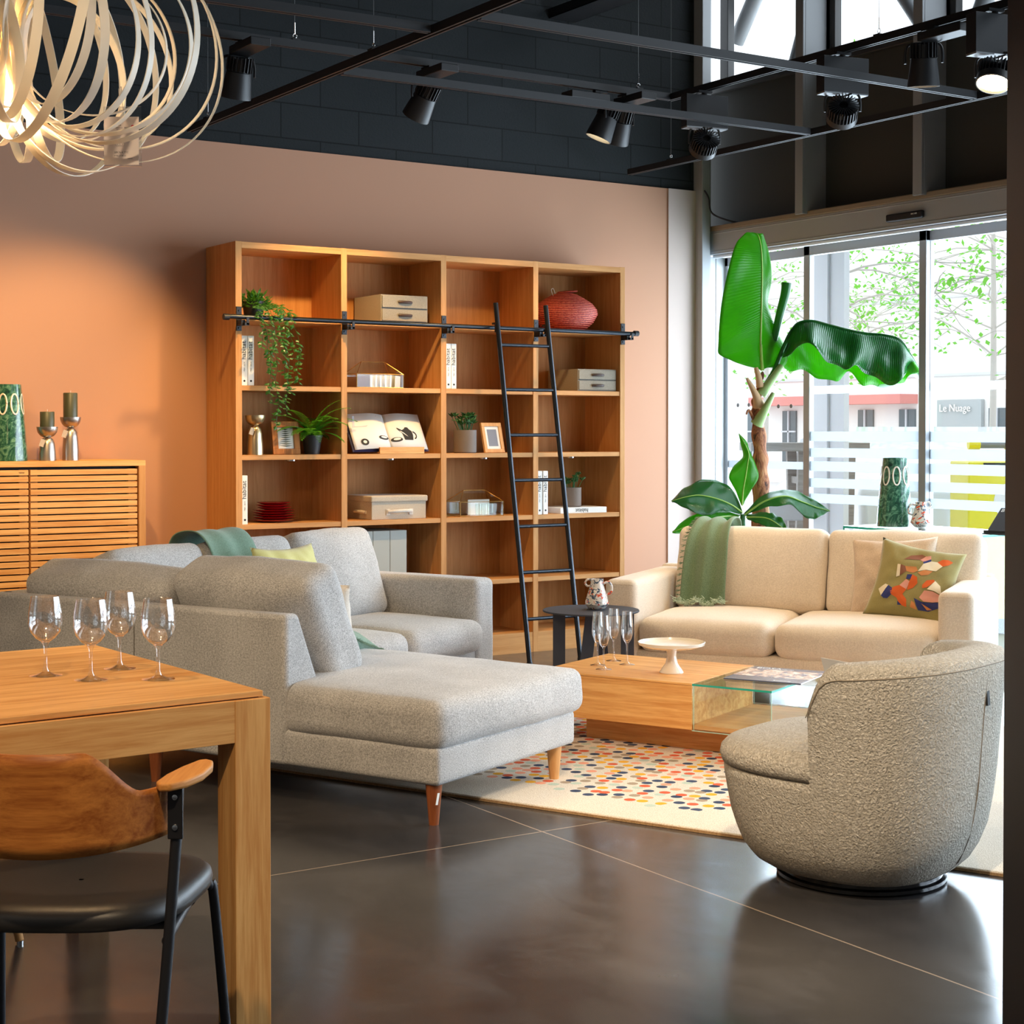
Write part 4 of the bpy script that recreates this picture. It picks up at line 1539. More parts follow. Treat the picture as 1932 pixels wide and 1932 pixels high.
# ================================================================== CREAM SOFA
CR = PH + radians(9.3)
cs_loc = Vector(G(7.284, 2.165))
CS = thing('two_seat_sofa', 'cream two-seat sofa in front of the glazed doors', 'sofa', cs_loc, CR)
W_ = 1.765
SH = 0.165
puffbox(0.44, W_ / 2 - 0.03, 0.065, 0.02, n=5).xf(T(0.46, W_ / 2, 0.195)).build('base', 'cream_fab', CS)
for y in (SH / 2, W_ - SH / 2):
    puffbox(0.46, SH / 2, 0.235, 0.035, (0, 0.003, 0.004), 6, 0.002, 2, T(0.46, y, 0.365)).build('armrest', 'cream_fab', CS, smooth=180)
    MB().box(-0.0012, 0.0, y - SH / 2 + 0.018, y + SH / 2 - 0.018, 0.575, 0.5765).build('seam', 'beige', CS, smooth=0)
yi0, yi1 = SH, W_ - SH
ymid = yi0 + (yi1 - yi0) * 0.53
for k, (a, b_) in enumerate([(yi0, ymid), (ymid, yi1)]):
    puffbox(0.36, (b_ - a) / 2 - 0.002, 0.085, 0.06, (0.015, 0.0, 0.022), 10, 0.004, 50 + k, T(0.355, (a + b_) / 2, 0.335)).build('seat_cushion', 'cream_fab', CS, smooth=180)
MB().prism([(0.92, 0.13), (0.92, 0.615), (0.85, 0.615), (0.72, 0.36), (0.72, 0.13)], 0.02, W_ - 0.02, 'xz').build('back', 'cream_fab', CS, smooth=40, bevel=0.018, bseg=3)
yb = yi0 + (yi1 - yi0) * 0.45
for k, (a, b_) in enumerate([(yi0 - 0.12, yb - 0.002), (yb + 0.002, yi1 + 0.0)]):
    puffbox(0.095, (b_ - a) / 2, 0.215, 0.05, (0.03, 0.0, 0.01), 10, 0.006, 60 + k, T(0.72, (a + b_) / 2, 0.605) @ RY(radians(13))).build('back_cushion', 'cream_fab', CS, smooth=180)
for x, y in ((0.06, 0.06), (0.06, W_ - 0.06), (0.86, 0.06), (0.86, W_ - 0.06)):
    MB().lathe([(0, 0), (0.017, 0), (0.027, 0.135), (0, 0.135)], seg=20).build('leg', 'light_oak_z', CS, loc=(x, y, 0))

C4 = Matrix.Translation(cs_loc) @ RZ(CR)
# olive bird cushion
BP = C4 @ T(0.48, 0.345, 0.585) @ RZ(radians(-90 + 3)) @ RX(radians(66)) @ RZ(radians(-11))
BH, BT = 0.205, 0.07
bp = bpy.data.objects.new('bird_cushion', None)
COL.objects.link(bp)
bp.matrix_world = BP
tag(bp, 'olive green cushion embroidered with three colourful birds', 'cushion')
pillow(BH, BH, BT, 0.02, 4).build('cover', 'olive', bp, smooth=180)
PC = {k: plain('thread_' + k, c, 0.9) for k, c in dict(orange=rgb(206, 92, 34), cream=rgb(226, 214, 186), pink=rgb(212, 150, 134), navy=rgb(44, 54, 112), brown=rgb(132, 84, 62), tan=rgb(196, 128, 76)).items()}
def patch(pts, colr, lift=0.002):
    """pts in zoomed photo-like units: x 0..100 right, y 0..100 down, mapped on the cover"""
    def sub(p, q, n):
        return [(p[0] + (q[0] - p[0]) * i / n, p[1] + (q[1] - p[1]) * i / n) for i in range(n)]
    ring = []
    for i in range(len(pts)):
        ring += sub(pts[i], pts[(i + 1) % len(pts)], 3)
    cx_ = sum(p[0] for p in ring) / len(ring)
    cy_ = sum(p[1] for p in ring) / len(ring)
    mb = MB()
    def f_(x, y):
        u, v = (x - 50) / 50, (50 - y) / 50
        p = pillow_pt(u, v, BH, BH, BT, 1, 0.02, 4)
        p.z += lift
        return p
    levels = []
    for s in (1.0, 0.66, 0.33):
        levels.append([mb.bm.verts.new(f_(cx_ + (x - cx_) * s, cy_ + (y - cy_) * s)) for x, y in ring])
    c0 = mb.bm.verts.new(f_(cx_, cy_))
    n = len(ring)
    for A, B in zip(levels, levels[1:]):
        for i in range(n):
            mb.bm.faces.new((A[i], A[(i + 1) % n], B[(i + 1) % n], B[i]))
    for i in range(n):
        mb.bm.faces.new((levels[-1][i], levels[-1][(i + 1) % n], c0))
    return mb.build('embroidery', PC[colr], bp, smooth=180)


# bird flying on top
patch([(33, 26), (40, 18), (52, 13), (57, 15), (52, 22), (42, 24)], 'brown')
patch([(57, 15), (63, 13), (64, 18), (56, 24), (52, 22)], 'pink')
patch([(56, 24), (64, 18), (65, 21), (57, 27)], 'navy')
patch([(57, 27), (65, 21), (72, 20), (80, 25), (74, 33), (62, 34), (53, 38)], 'cream')
patch([(72, 20), (77, 15), (84, 14), (90, 16), (86, 22), (80, 25)], 'orange')
patch([(53, 40), (60, 35), (70, 34), (66, 40), (58, 43)], 'tan')
patch([(37, 35), (50, 33), (53, 38), (48, 42), (40, 41)], 'tan')
patch([(31, 34), (37, 35), (40, 41), (33, 48)], 'brown')
patch([(27, 34), (31, 34), (33, 48), (29, 50)], 'cream')
# bird lower left
patch([(42, 45), (48, 44), (47, 50), (42, 51)], 'navy')
patch([(48, 44), (54, 46), (56, 53), (52, 60), (46, 64), (46, 55), (47, 50)], 'orange')
patch([(36, 60), (42, 51), (47, 53), (45, 63)], 'pink')
patch([(30, 63), (36, 60), (45, 63), (42, 70), (48, 76), (50, 86), (42, 84), (36, 76), (28, 73), (26, 67)], 'orange')
patch([(10, 68), (18, 61), (22, 62), (16, 76)], 'cream')
patch([(16, 76), (22, 62), (28, 65), (29, 73), (25, 79), (20, 79)], 'navy')
patch([(38, 80), (44, 84), (39, 85)], 'navy')
# bird lower right
patch([(62, 54), (66, 47), (74, 44), (76, 46), (68, 56), (63, 58)], 'orange')
patch([(76, 45), (84, 50), (88, 60), (78, 58), (69, 58)], 'cream')
patch([(66, 60), (76, 59), (88, 61), (88, 68), (80, 72), (68, 74), (62, 70)], 'pink')
patch([(56, 72), (66, 75), (78, 73), (86, 70), (92, 74), (86, 78), (76, 84), (64, 86), (60, 80)], 'navy')
patch([(54, 76), (58, 78), (62, 86), (54, 85)], 'tan')
patch([(66, 77), (80, 81), (74, 83)], 'tan', 0.004)

place_pillow('scatter_cushion', 'beige linen cushion behind the olive bird cushion', 'cushion', 0.215, 0.205, 0.06, 'beige',
             C4 @ T(0.585, 0.465, 0.605) @ RZ(radians(-90 - 4)) @ RX(radians(72)) @ RZ(radians(3)), 0.025, 9)

# green throw over the back of the cream sofa
tb = bpy.data.objects.new('throw', None)
COL.objects.link(tb)
tb.matrix_world = C4 @ T(0.72, W_ - 0.365, 0) @ RZ(radians(-90))
tag(tb, 'dark green fringed throw hanging over the left back cushion of the cream sofa', 'throw')
# local: x -> along sofa (to the viewer's right), y -> towards the back
path = [(0.19, 0.66), (0.185, 0.78), (0.15, 0.838), (0.06, 0.852), (-0.03, 0.835), (-0.115, 0.76), (-0.168, 0.60), (-0.20, 0.46), (-0.235, 0.437)]
mb, rows = drape('throw', path, 0.15, 'green_throw', 40, 0.022, 2.2, 1.0, 0.7, -0.018)
mb.build('cloth', 'green_throw', tb, smooth=180, solid=0.005)
q = MB()
rr = random.Random(8)
for k in range(170):
    r0 = rows[-1]
    p = r0[int(rr.random() * (len(r0) - 1))] + Vector((rr.uniform(-.004, .004), -0.003, 0.0))
    pts = [p]
    for _ in range(3):
        p = p + Vector((rr.uniform(-.018, .018), rr.uniform(-.018, .002), rr.uniform(-.004, .014)))
        p.z = max(p.z, 0.432)
        pts.append(p)
    q.tube(catmull(pts, 6), 0.0013, 4)
q.build('end_fringe', 'fringe', tb)
q = MB()
for k in range(150):
    i = 12 + int(rr.random() * (len(rows) - 14))
    p = rows[i][0]
    q.tube([p, p + Vector((-rr.uniform(0.012, 0.028), rr.uniform(-.012, .004), rr.uniform(-.012, .004)))], 0.0013, 4)
q.build('side_fringe', 'green_throw', tb)

# ================================================================== COFFEE TABLE (local: x = a-5.92, y = b-2.90)
CT = thing('coffee_table', 'low oak coffee table with a glass box end standing on the dotted rug', 'coffee table', G(5.92, 2.90), PH)
RZU = 0.0145
MB().box(0.16, 0.46, -0.55, 0.58, RZU, 0.122).build('plinth', 'table_oak_y', CT, smooth=0, bevel=0.001)
MB().box(0.0, 0.60, 0.0, 0.715, 0.124, 0.302).build('body', 'table_oak_y', CT, smooth=0, bevel=0.0015)
MB().box(-0.001, 0.601, -0.001, 0.716, 0.303, 0.312).build('top', 'table_oak_y', CT, smooth=0, bevel=0.001)
MB().box(0.004, 0.596, -0.70, -0.002, 0.128, 0.146).build('lower_shelf', 'light_oak_y', CT, smooth=0, bevel=0.001)
g = MB().box(0.0, 0.60, -0.345, 0.0, 0.303, 0.311).build('glass_top', 'table_glass', CT, smooth=0)
MB().box(-0.0005, 0.0, -0.345, 0.0, 0.303, 0.311).box(0, 0.6, -0.3455, -0.345, 0.303, 0.311).build('glass_edge', 'glass_edge', g, smooth=0)
g = MB().box(0.0, 0.008, -0.345, -0.001, 0.122, 0.303).box(0.592, 0.60, -0.345, -0.001, 0.122, 0.303).box(0.0, 0.6, -0.345, -0.337, 0.122, 0.303)
g = g.build('glass_side', 'table_glass', CT, smooth=0)
pe = plain('pale_glass_edge', rgb(170, 214, 196), 0.2)
e = MB()
for (x, y) in ((0, -0.345), (0.592, -0.345), (0, -0.009), (0.592, -0.009)):
    e.box(x - 0.0004, x + 0.0016, y, y + 0.0016, 0.122, 0.303)
e.box(-0.0006, 0.0, -0.345, 0, 0.1205, 0.1235)
e.build('glass_edge', pe, g, smooth=0)

# flutes on the coffee table
def flute(a, b, label):
    x, y, _ = G(a, b)
    f = thing('champagne_flute', label, 'glass', (x, y, 0.3122), 0, 'champagne flutes on the coffee table')
    MB().lathe([(0.034, 0.0), (0.034, 0.001), (0.012, 0.006), (0.0045, 0.016), (0.0035, 0.05), (0.004, 0.088), (0.008, 0.096), (0.0, 0.097)], seg=32).build('stem', 'glassware', f)
    MB().lathe([(0, 0.097), (0.010, 0.098), (0.019, 0.112), (0.0255, 0.135), (0.0265, 0.155), (0.0245, 0.19), (0.021, 0.232), (0.0200, 0.232), (0.0236, 0.19), (0.0255, 0.155), (0.0245, 0.136), (0.018, 0.114), (0, 0.101)], seg=36).build('bowl', 'glassware', f)
    return f


flute(6.164, 3.471, 'leftmost champagne flute on the coffee table')
flute(6.068, 3.389, 'nearest champagne flute, second from left, on the coffee table')
flute(6.315, 3.476, 'rearmost champagne flute on the coffee table')
flute(6.246, 3.372, 'rightmost champagne flute on the coffee table')
x, y, _ = G(6.141, 3.103)
ck = thing('cake_stand', 'cream ceramic cake stand on the oak coffee table', 'cake stand', (x, y, 0.3122))
MB().lathe([(0, 0.0), (0.050, 0.0), (0.051, 0.003), (0.044, 0.014), (0.026, 0.04), (0.019, 0.07), (0.022, 0.098), (0.03, 0.104), (0, 0.104)], seg=40).build('foot', 'cream_ceramic', ck)
MB().lathe([(0, 0.100), (0.06, 0.1), (0.11, 0.108), (0.138, 0.118), (0.142, 0.130), (0.139, 0.131), (0.133, 0.121), (0.10, 0.114), (0, 0.110)], seg=64).build('plate', 'cream_ceramic', ck)


def magazine(M4, w_, h_, label, dark, photo):
    o = bpy.data.objects.new('magazine', None)
    COL.objects.link(o)
    o.matrix_world = M4
    tag(o, label, 'magazine')
    MB().box(0, w_, 0, h_, 0, 0.006).build('cover', dark, o, smooth=0, bevel=0.0008)
    MB().box(0.001, w_ - 0.0005, 0.001, h_ - 0.001, 0.0008, 0.0052).build('pages', 'page', o, smooth=0, loc=(0.0008, 0, 0))
    MB().box(0.0, w_, h_ * 0.28, h_ * 0.82, 0.006, 0.0063).build('cover_photo', photo, o, smooth=0)
    text('masthead', 'BOSA', 0.045, 'white', o, (w_ * 0.06, h_ * 0.86, 0.0063), (0, 0, 0), 0.0002)
    text('cover_line', 'collection', 0.014, 'white', o, (w_ * 0.40, h_ * 0.87, 0.0063), (0, 0, 0), 0.0002)
    text('cover_line', 'bosatrade', 0.018, 'white', o, (w_ * 0.62, h_ * 0.06, 0.0063), (0, 0, 0), 0.0002)
    return o


slate = plain('slate_blue_cover', rgb(82, 92, 120), 0.25, coat=0.4)
mm, t_, b_ = new_mat('cover_photo_print')
t_.links.new(ramp(t_, noise_n(t_, coords(t_), 26, 4, 0.6, 1.0), [(0.38, rgb(96, 104, 132)), (0.5, rgb(206, 172, 150)), (0.62, rgb(232, 222, 212))]), b_.inputs['Base Color'])
b_.inputs['Roughness'].default_value = 0.25
x, y, _ = G(6.10, 2.845)
magazine(T(x, y, 0.3117) @ RZ(PH - pi / 2 + 0.06), 0.33, 0.37, 'slate blue magazine with white title lying on the glass end of the coffee table', slate, mm)

# ================================================================== SIDE TABLE + JUG
x, y, _ = G(6.70, 3.81)
stb = thing('side_table', 'round dark blue-black metal side table beside the cream sofa', 'side table', (x, y, 0), radians(-33))
MB().lathe([(0, 0.476), (0.226, 0.476), (0.228, 0.478), (0.228, 0.482), (0.226, 0.484), (0, 0.484)], seg=72).build('tabletop', 'side_table_metal', stb)
for i, (xt, yt, xb, yb_, wd) in enumerate([(-0.152, -0.04, -0.152, -0.04, 0.058), (0.0, -0.075, -0.055, -0.075, 0.058), (0.04, 0.09, 0.09, 0.09, 0.05), (0.172, 0.0, 0.172, 0.0, 0.062)]):
    q = MB()
    q.prism([(xb - wd / 2, 0), (xb + wd / 2, 0), (xt + wd / 2, 0.476), (xt - wd / 2, 0.476)], yt - 0.003, yt + 0.003, 'xz')
    q.build('leg', 'side_table_metal', stb, smooth=0, bevel=0.001)


def jug(x, y, z, rz, label, s=1.0):
    j = thing('splashed_jug', label, 'jug', (x, y, z), rz, 'white splash-glazed two-handled jugs')
    MB().lathe([(0, 0), (0.034 * s, 0), (0.042 * s, 0.006 * s), (0.057 * s, 0.026 * s), (0.056 * s, 0.036 * s), (0.046 * s, 0.070 * s), (0.036 * s, 0.100 * s),
                (0.029 * s, 0.128 * s), (0.031 * s, 0.143 * s), (0.028 * s, 0.143 * s), (0.026 * s, 0.125 * s), (0.03 * s, 0.09 * s), (0, 0.03 * s)], seg=40).build('body', 'splash', j)
    MB().tube(catmull([(-0.028 * s, 0, 0.138 * s), (-0.045 * s, 0, 0.141 * s), (-0.056 * s, 0, 0.125 * s), (-0.046 * s, 0, 0.110 * s), (-0.034 * s, 0, 0.112 * s)], 18), 0.005 * s, 10).build('handle', 'splash', j)
    MB().tube(catmull([(0.030 * s, 0, 0.122 * s), (0.055 * s, 0, 0.128 * s), (0.070 * s, 0, 0.105 * s), (0.066 * s, 0, 0.08 * s), (0.046 * s, 0, 0.068 * s)], 20), 0.006 * s, 10).build('handle', 'splash', j)
    return j


x, y, _ = G(6.73, 3.795)
jug(x, y, 0.4842, radians(-30), 'splash-glazed jug on the round dark side table')

# ================================================================== SWIVEL ARMCHAIR
sw = thing('swivel_armchair', 'cream boucle swivel armchair seen from behind on a black round base', 'armchair', (3.536, 3.51, 0), radians(17))
MB().lathe([(0, 0), (0.235, 0), (0.25, 0.006), (0.25, 0.016), (0.238, 0.020), (0.238, 0.030), (0.225, 0.034), (0, 0.034)], seg=72).build('swivel_base', plain('gloss_black', rgb(18, 18, 20), 0.15, coat=0.6), sw)


def plan(a, hw, hf, hb, e=2.5):
    """a measured from the back (-y); superellipse outline"""
    s, c = sin(a), -cos(a)
    k = (abs(s) ** e + abs(c) ** e) ** (-1 / e)
    return Vector((hw * k * s, (hf if c > 0 else hb) * k * c, 0))


def sc_z(z):
    pts = [(0.036, 0.66), (0.06, 0.76), (0.10, 0.845), (0.18, 0.925), (0.30, 0.98), (0.40, 1.0), (0.55, 1.03), (0.72, 1.07)]
    for (z0, s0), (z1, s1) in zip(pts, pts[1:]):
        if z <= z1:
            return s0 + (s1 - s0) * (z - z0) / (z1 - z0)
    return pts[-1][1]


HW, HF, HB = 0.385, 0.40, 0.375
mb = MB()
rows = []
N = 96
for z in [0.036, 0.045, 0.06, 0.08, 0.11, 0.15, 0.2, 0.26, 0.31, 0.335]:
    rows.append([plan(2 * pi * k / N, HW, HF, HB) * sc_z(z) * 0.985 + Vector((0, 0, z)) for k in range(N + 1)])
rows.append([plan(2 * pi * k / N, HW, HF, HB) * 0.93 + Vector((0, 0, 0.342)) for k in range(N + 1)])
mb.grid(rows)
bmesh.ops.remove_doubles(mb.bm, verts=mb.bm.verts, dist=1e-4)
mb.build('tub', 'boucle', sw, smooth=180)
# seat
mb = MB()
rows = []
for s, z in [(0.93, 0.335), (0.985, 0.345), (1.0, 0.365), (0.99, 0.385), (0.95, 0.402), (0.85, 0.416), (0.6, 0.428), (0.3, 0.433), (0.02, 0.434)]:
    rows.append([plan(2 * pi * k / N, HW, HF, HB) * (min(s, 0.92) if abs((2 * pi * k / N + pi) % (2 * pi) - pi) < radians(82) else s) + Vector((0, 0, z)) for k in range(N + 1)])
mb.grid(rows)
bmesh.ops.remove_doubles(mb.bm, verts=mb.bm.verts, dist=1e-4)
mb.build('seat', 'boucle', sw, smooth=180)
# wrap-around back
AM = radians(84)
mb = MB()
rows = []
n = 60
TH = 0.135
for i in range(n + 1):
    t = -1 + 2 * i / n
    a = t * AM
    at = abs(t)
    # top edge falls towards the front ends
    ht = 0.700 - 0.035 * at ** 2 - 0.10 * max(0, (at - 0.86) / 0.14) ** 2.5
    endr = max(0.0, (at - 0.90) / 0.10)
    th = TH * (1 - 0.35 * endr ** 2)
    row = []
    for z in [0.05, 0.08, 0.12, 0.18, 0.26, 0.35, 0.45, 0.55]:
        z = min(z, ht - 0.05)
        row.append(plan(a, HW, HF, HB) * sc_z(z) + Vector((0, 0, z)))
    po = plan(a, HW, HF, HB)
    so = sc_z(ht)
    pin = plan(a, HW - th, HF - th, HB - th)
    o1 = po * sc_z(ht - 0.02)
    i1 = pin * sc_z(ht - 0.02)
    for f_, dz in ((0.0, -0.045), (0.02, -0.02), (0.10, -0.006), (0.3, 0.003), (0.5, 0.006), (0.7, 0.002), (0.9, -0.010), (0.99, -0.028), (1.0, -0.05)):
        row.append(o1.lerp(i1, f_) + Vector((0, 0, ht + dz)))
    for z in (0.55, 0.48, 0.42, 0.36):
        z = min(z, ht - 0.055)
        row.append(pin * sc_z(z) + Vector((0, 0, z)))
    rows.append(row)
V_ = mb.grid(rows)
for R_ in (V_[0], V_[-1]):
    try:
        mb.bm.faces.new(R_)
    except Exception:
        pass
back = mb.build('back_shell', 'boucle', sw, smooth=70)
# seams and the little woven label
sm = plain('boucle_seam', rgb(150, 138, 120), 1.0)
q = MB()
for a in (radians(0),):
    q.tube([plan(a, HW, HF, HB) * sc_z(z) * 1.001 + Vector((0, 0, z)) for z in [0.05 + 0.04 * k for k in range(17)] if z < 0.69], 0.0016, 5)
q.tube(catmull([plan(AM * (-1 + 2 * k / 30), HW, HF, HB) * (sc_z(0.66) * 1.0) + Vector((0, 0, 0.700 - 0.035 * abs(-1 + 2 * k / 30) ** 2 - 0.10 * max(0, (abs(-1 + 2 * k / 30) - 0.86) / 0.14) ** 2.5 - 0.035)) for k in range(31)], 60), 0.0016, 5)
q.build('seam', sm, sw)
p = plan(radians(2), HW, HF, HB) * sc_z(0.57)
MB().box(-0.008, 0.008, -0.004, 0.002, -0.022, 0.022).build('woven_label', 'ink', sw, loc=(p.x, p.y, 0.57), rot=(radians(-4), 0, 0), smooth=0)

# grey swatch card resting on the chair top
tg = MB().box(-0.10, 0.10, 0, 0.0015, 0, 0.14).build('info_card', 'white', None, smooth=0)
tg.matrix_world = T(3.536 + 0.13, 3.51 - 0.08, -0.005) @ RZ(radians(17)) @ T(-0.2, 0.08, 0.53) @ RZ(radians(70)) @ RX(radians(-20))
tag(tg, 'white information card leaning inside the boucle armchair', 'card')

# ================================================================== DINING TABLE (local x along the long side, y to the back)
DT = thing('dining_table', 'light oak dining table with square legs in the left foreground', 'table', (1.533, 3.338, 0), radians(3.4))
LG = 0.087
TL, TW = 1.9, 1.0
for x0, y0 in ((-LG, 0), (-LG, TW - LG), (-TL, 0), (-TL, TW - LG)):
    MB().box(x0, x0 + LG, y0, y0 + LG, 0, 0.7345).build('leg', 'table_oak_z', DT, smooth=0, bevel=0.0015)
MB().box(-TL + LG, -LG, 0.001, 0.03, 0.642, 0.7345).build('apron', 'table_oak_x', DT, smooth=0, bevel=0.001)
MB().box(-TL + LG, -LG, TW - 0.03, TW - 0.001, 0.642, 0.7345).build('apron', 'table_oak_x', DT, smooth=0, bevel=0.001)
for x0 in (-0.03, -TL + 0.001):
    MB().box(x0, x0 + 0.029, LG, TW - LG, 0.642, 0.7345).build('apron', 'table_oak_y', DT, smooth=0, bevel=0.001)
MB().box(-TL + 0.012, -0.012, 0.012, TW - 0.012, 0.737, 0.750).build('tabletop', 'table_oak_x', DT, smooth=0, bevel=0.0015)
MB().box(-TL + 0.02, -0.02, 0.02, TW - 0.02, 0.7345, 0.737).build('shadow_gap', 'ink', DT, smooth=0)


def wineglass(x, y, label):
    f = thing('wine_glass', label, 'glass', (x, y, 0.7502), 0, 'clear wine glasses on the dining table')
    MB().lathe([(0.0385, 0.0), (0.0385, 0.0012), (0.02, 0.004), (0.008, 0.010), (0.0042, 0.022), (0.0036, 0.05), (0.0042, 0.07), (0.008, 0.078), (0.011, 0.080), (0, 0.081)], seg=40).build('stem', 'glassware', f)
    MB().lathe([(0, 0.0805), (0.011, 0.082), (0.022, 0.089), (0.034, 0.104), (0.0395, 0.125), (0.0385, 0.15), (0.035, 0.172), (0.0325, 0.188), (0.0318, 0.1885), (0.0313, 0.188),
                (0.0338, 0.172), (0.0373, 0.15), (0.0383, 0.125), (0.0328, 0.105), (0.021, 0.0905), (0, 0.0835)], seg=48).build('bowl', 'glassware', f)
    return f


wineglass(1.180, 3.829, 'leftmost wine glass on the oak dining table')
wineglass(1.248, 3.706, 'nearest wine glass, second from the left on the dining table')
wineglass(1.365, 3.841, 'rear wine glass, third from the left on the dining table')
wineglass(1.382, 3.628, 'rightmost wine glass, nearest the table corner')

# stool with a tapered wooden leg beyond the table
stl = thing('wooden_stool', 'wooden stool with tapered legs under the far side of the dining table', 'stool', (1.04, 4.36, 0), radians(10))
MB().lathe([(0, 0.42), (0.17, 0.42), (0.18, 0.43), (0.18, 0.45), (0.16, 0.46), (0, 0.46)], seg=40).build('seat', 'walnut', stl)
for sx, sy in ((1, 1), (1, -1), (-1, 1), (-1, -1)):
    q = MB().tube([(sx * 0.10, sy * 0.10, 0.43), (sx * 0.165, sy * 0.165, 0.008)], [0.017, 0.011], 14).build('leg', 'light_oak_z', stl)
    MB().lathe([(0, 0), (0.009, 0), (0.009, 0.008), (0, 0.008)], seg=12).build('glide', 'chrome', q, loc=(sx * 0.166, sy * 0.166, 0))
# acrylic sign holder lying against the table frame
ah = thing('acrylic_sign', 'clear acrylic sign hanging under the dining table apron', 'sign', (1.33, 4.02, 0.57), radians(3))
MB().box(-0.07, 0.07, 0, 0.003, -0.02, 0.10).build('clear_sleeve', 'acrylic', ah, smooth=0)
MB().box(-0.062, 0.062, 0.001, 0.002, -0.015, 0.06).build('paper_insert', plain('brown_insert', rgb(120, 92, 70), 0.6), ah, smooth=0)
MB().box(0.066, 0.072, -0.002, 0.006, -0.02, 0.164).build('hanger', 'chrome', ah, smooth=0)

# ================================================================== DINING CHAIR (local x right, y forward)
DC = thing('dining_chair', 'plywood-backed chair with a black padded seat at the dining table', 'chair', (1.02, 3.091, 0), radians(-33))
# seat pad
mb = MB()
rows = []
N = 72
def seat_pl(a, s):
    x = abs(cos(a)) ** 0.62 * (1 if cos(a) > 0 else -1)
    y = abs(sin(a)) ** 0.62 * (1 if sin(a) > 0 else -1)
    w2 = 0.230 + 0.026 * y
    return Vector((w2 * x * s, 0.222 * y * s, 0))
for s, z in [(0.05, 0.418), (0.9, 0.418), (0.985, 0.424), (1.0, 0.438), (0.985, 0.452), (0.93, 0.462), (0.8, 0.466), (0.5, 0.463), (0.02, 0.461)]:
    rows.append([seat_pl(2 * pi * k / N, s) + Vector((0, 0, z)) for k in range(N + 1)])
mb.grid(rows)
bmesh.ops.remove_doubles(mb.bm, verts=mb.bm.verts, dist=1e-4)
mb.build('seat', 'seat_leather', DC, smooth=180)
# frame
for s in (-1, 1):
    MB().tube([(s * 0.224, -0.175, 0.678), (s * 0.222, -0.18, 0.60), (s * 0.212, -0.205, 0.41), (s * 0.185, -0.255, 0.0)], 0.0105, 12).build('rear_leg', 'black_metal', DC)
    MB().tube(catmull([(s * 0.200, 0.05, 0.405), (s * 0.205, 0.16, 0.407), (s * 0.212, 0.195, 0.395), (s * 0.220, 0.205, 0.36), (s * 0.240, 0.262, 0.0)], 30), 0.0105, 12).build('front_leg', 'black_metal', DC)
    MB().tube([(s * 0.208, -0.21, 0.407), (s * 0.200, 0.06, 0.407)], 0.0085, 10).build('side_rail', 'black_metal', DC)
    q = MB().box(s * 0.222 - 0.014, s * 0.222 + 0.014, -0.196, -0.190, 0.588, 0.680).build('arm_plate', 'black_metal', DC, smooth=0, bevel=0.002)
    for z in (0.61, 0.665):
        MB().lathe([(0, 0), (0.006, 0), (0.005, 0.003), (0, 0.004)], seg=14).xf(T(s * 0.222, -0.196, z) @ RX(pi / 2)).build('screw', 'chrome', q)
MB().tube([(-0.204, -0.11, 0.407), (0.204, -0.11, 0.407)], 0.0085, 10).build('cross_rail', 'black_metal', DC)
# curved backrest
mb = MB()
rows = []
n = 48
for i in range(n + 1):
    u = -1 + 2 * i / n
    au = abs(u)
    ang = u * radians(62)
    x = 0.214 * sin(ang) / sin(radians(62))
    y = -0.305 + 0.165 * (1 - cos(ang)) / (1 - cos(radians(62)))
    k = min(1, max(0, (au - 0.30) / 0.42))
    k = k * k * (3 - 2 * k)
    zt = 0.764 - 0.082 * k
    zb = 0.580 + 0.015 * au ** 2
    if au > 0.93:
        zb += 0.03 * (au - 0.93) / 0.07
    lean = 0.03
    row = []
    for j in range(9):
        v = j / 8
        z = zb + (zt - zb) * v
        row.append(Vector((x, y - (z - 0.6) * lean * 4 * 0.3, z)))
    rows.append(row)
mb.grid(rows)
mb.build('backrest', 'plywood', DC, smooth=60, solid=0.010)
for s in (-1, 1):
    out = []
    for (x, y) in [(0.195, -0.20), (0.205, -0.225), (0.225, -0.222), (0.25, -0.19), (0.268, -0.13), (0.272, -0.06), (0.265, -0.015), (0.25, 0.0), (0.235, -0.008), (0.215, -0.07), (0.20, -0.14)]:
        out.append((s * (x - 0.006), y))
    if s < 0:
        out = out[::-1]
    MB().prism(out, 0.680, 0.696, 'xy').build('arm_pad', wood('arm_oak', rgb(224, 156, 82), rgb(196, 124, 56), 'y') if s > 0 else 'plywood', DC, smooth=30, bevel=0.005, bseg=3)

# ================================================================== PENDANT LAMP
LX, LY, LZ = 1.063, 3.72, 2.175
PL = thing('pendant_lamp', 'large pendant lamp of white looping rings over the dining table', 'lamp', (LX, LY, LZ))
bulb_m = plain('warm_bulb', (1, 0.8, 0.5, 1), 0.4, emis=(1, 0.66, 0.3, 1), est=14)
MB().lathe([(0, -0.06), (0.02, -0.058), (0.028, -0.03), (0.028, 0.10), (0.02, 0.12), (0, 0.12)], seg=24).build('bulb', bulb_m, PL)
MB().lathe([(0, 0.12), (0.022, 0.12), (0.022, 0.20), (0.004, 0.22), (0.003, 1.5), (0, 1.5)], seg=16).build('cord_and_socket', 'chrome', PL)
MB().lathe([(0, 3.022 - 0.0), (0.05, 3.0), (0.05, 3.02), (0, 3.022)], seg=24).build('ceiling_rose', 'chrome', PL)
MB().tube([(0, 0, 1.4), (0, 0, 3.0)], 0.003, 8).build('cable', 'ink', PL)
rr = random.Random(21)
rings = []
NR = 40
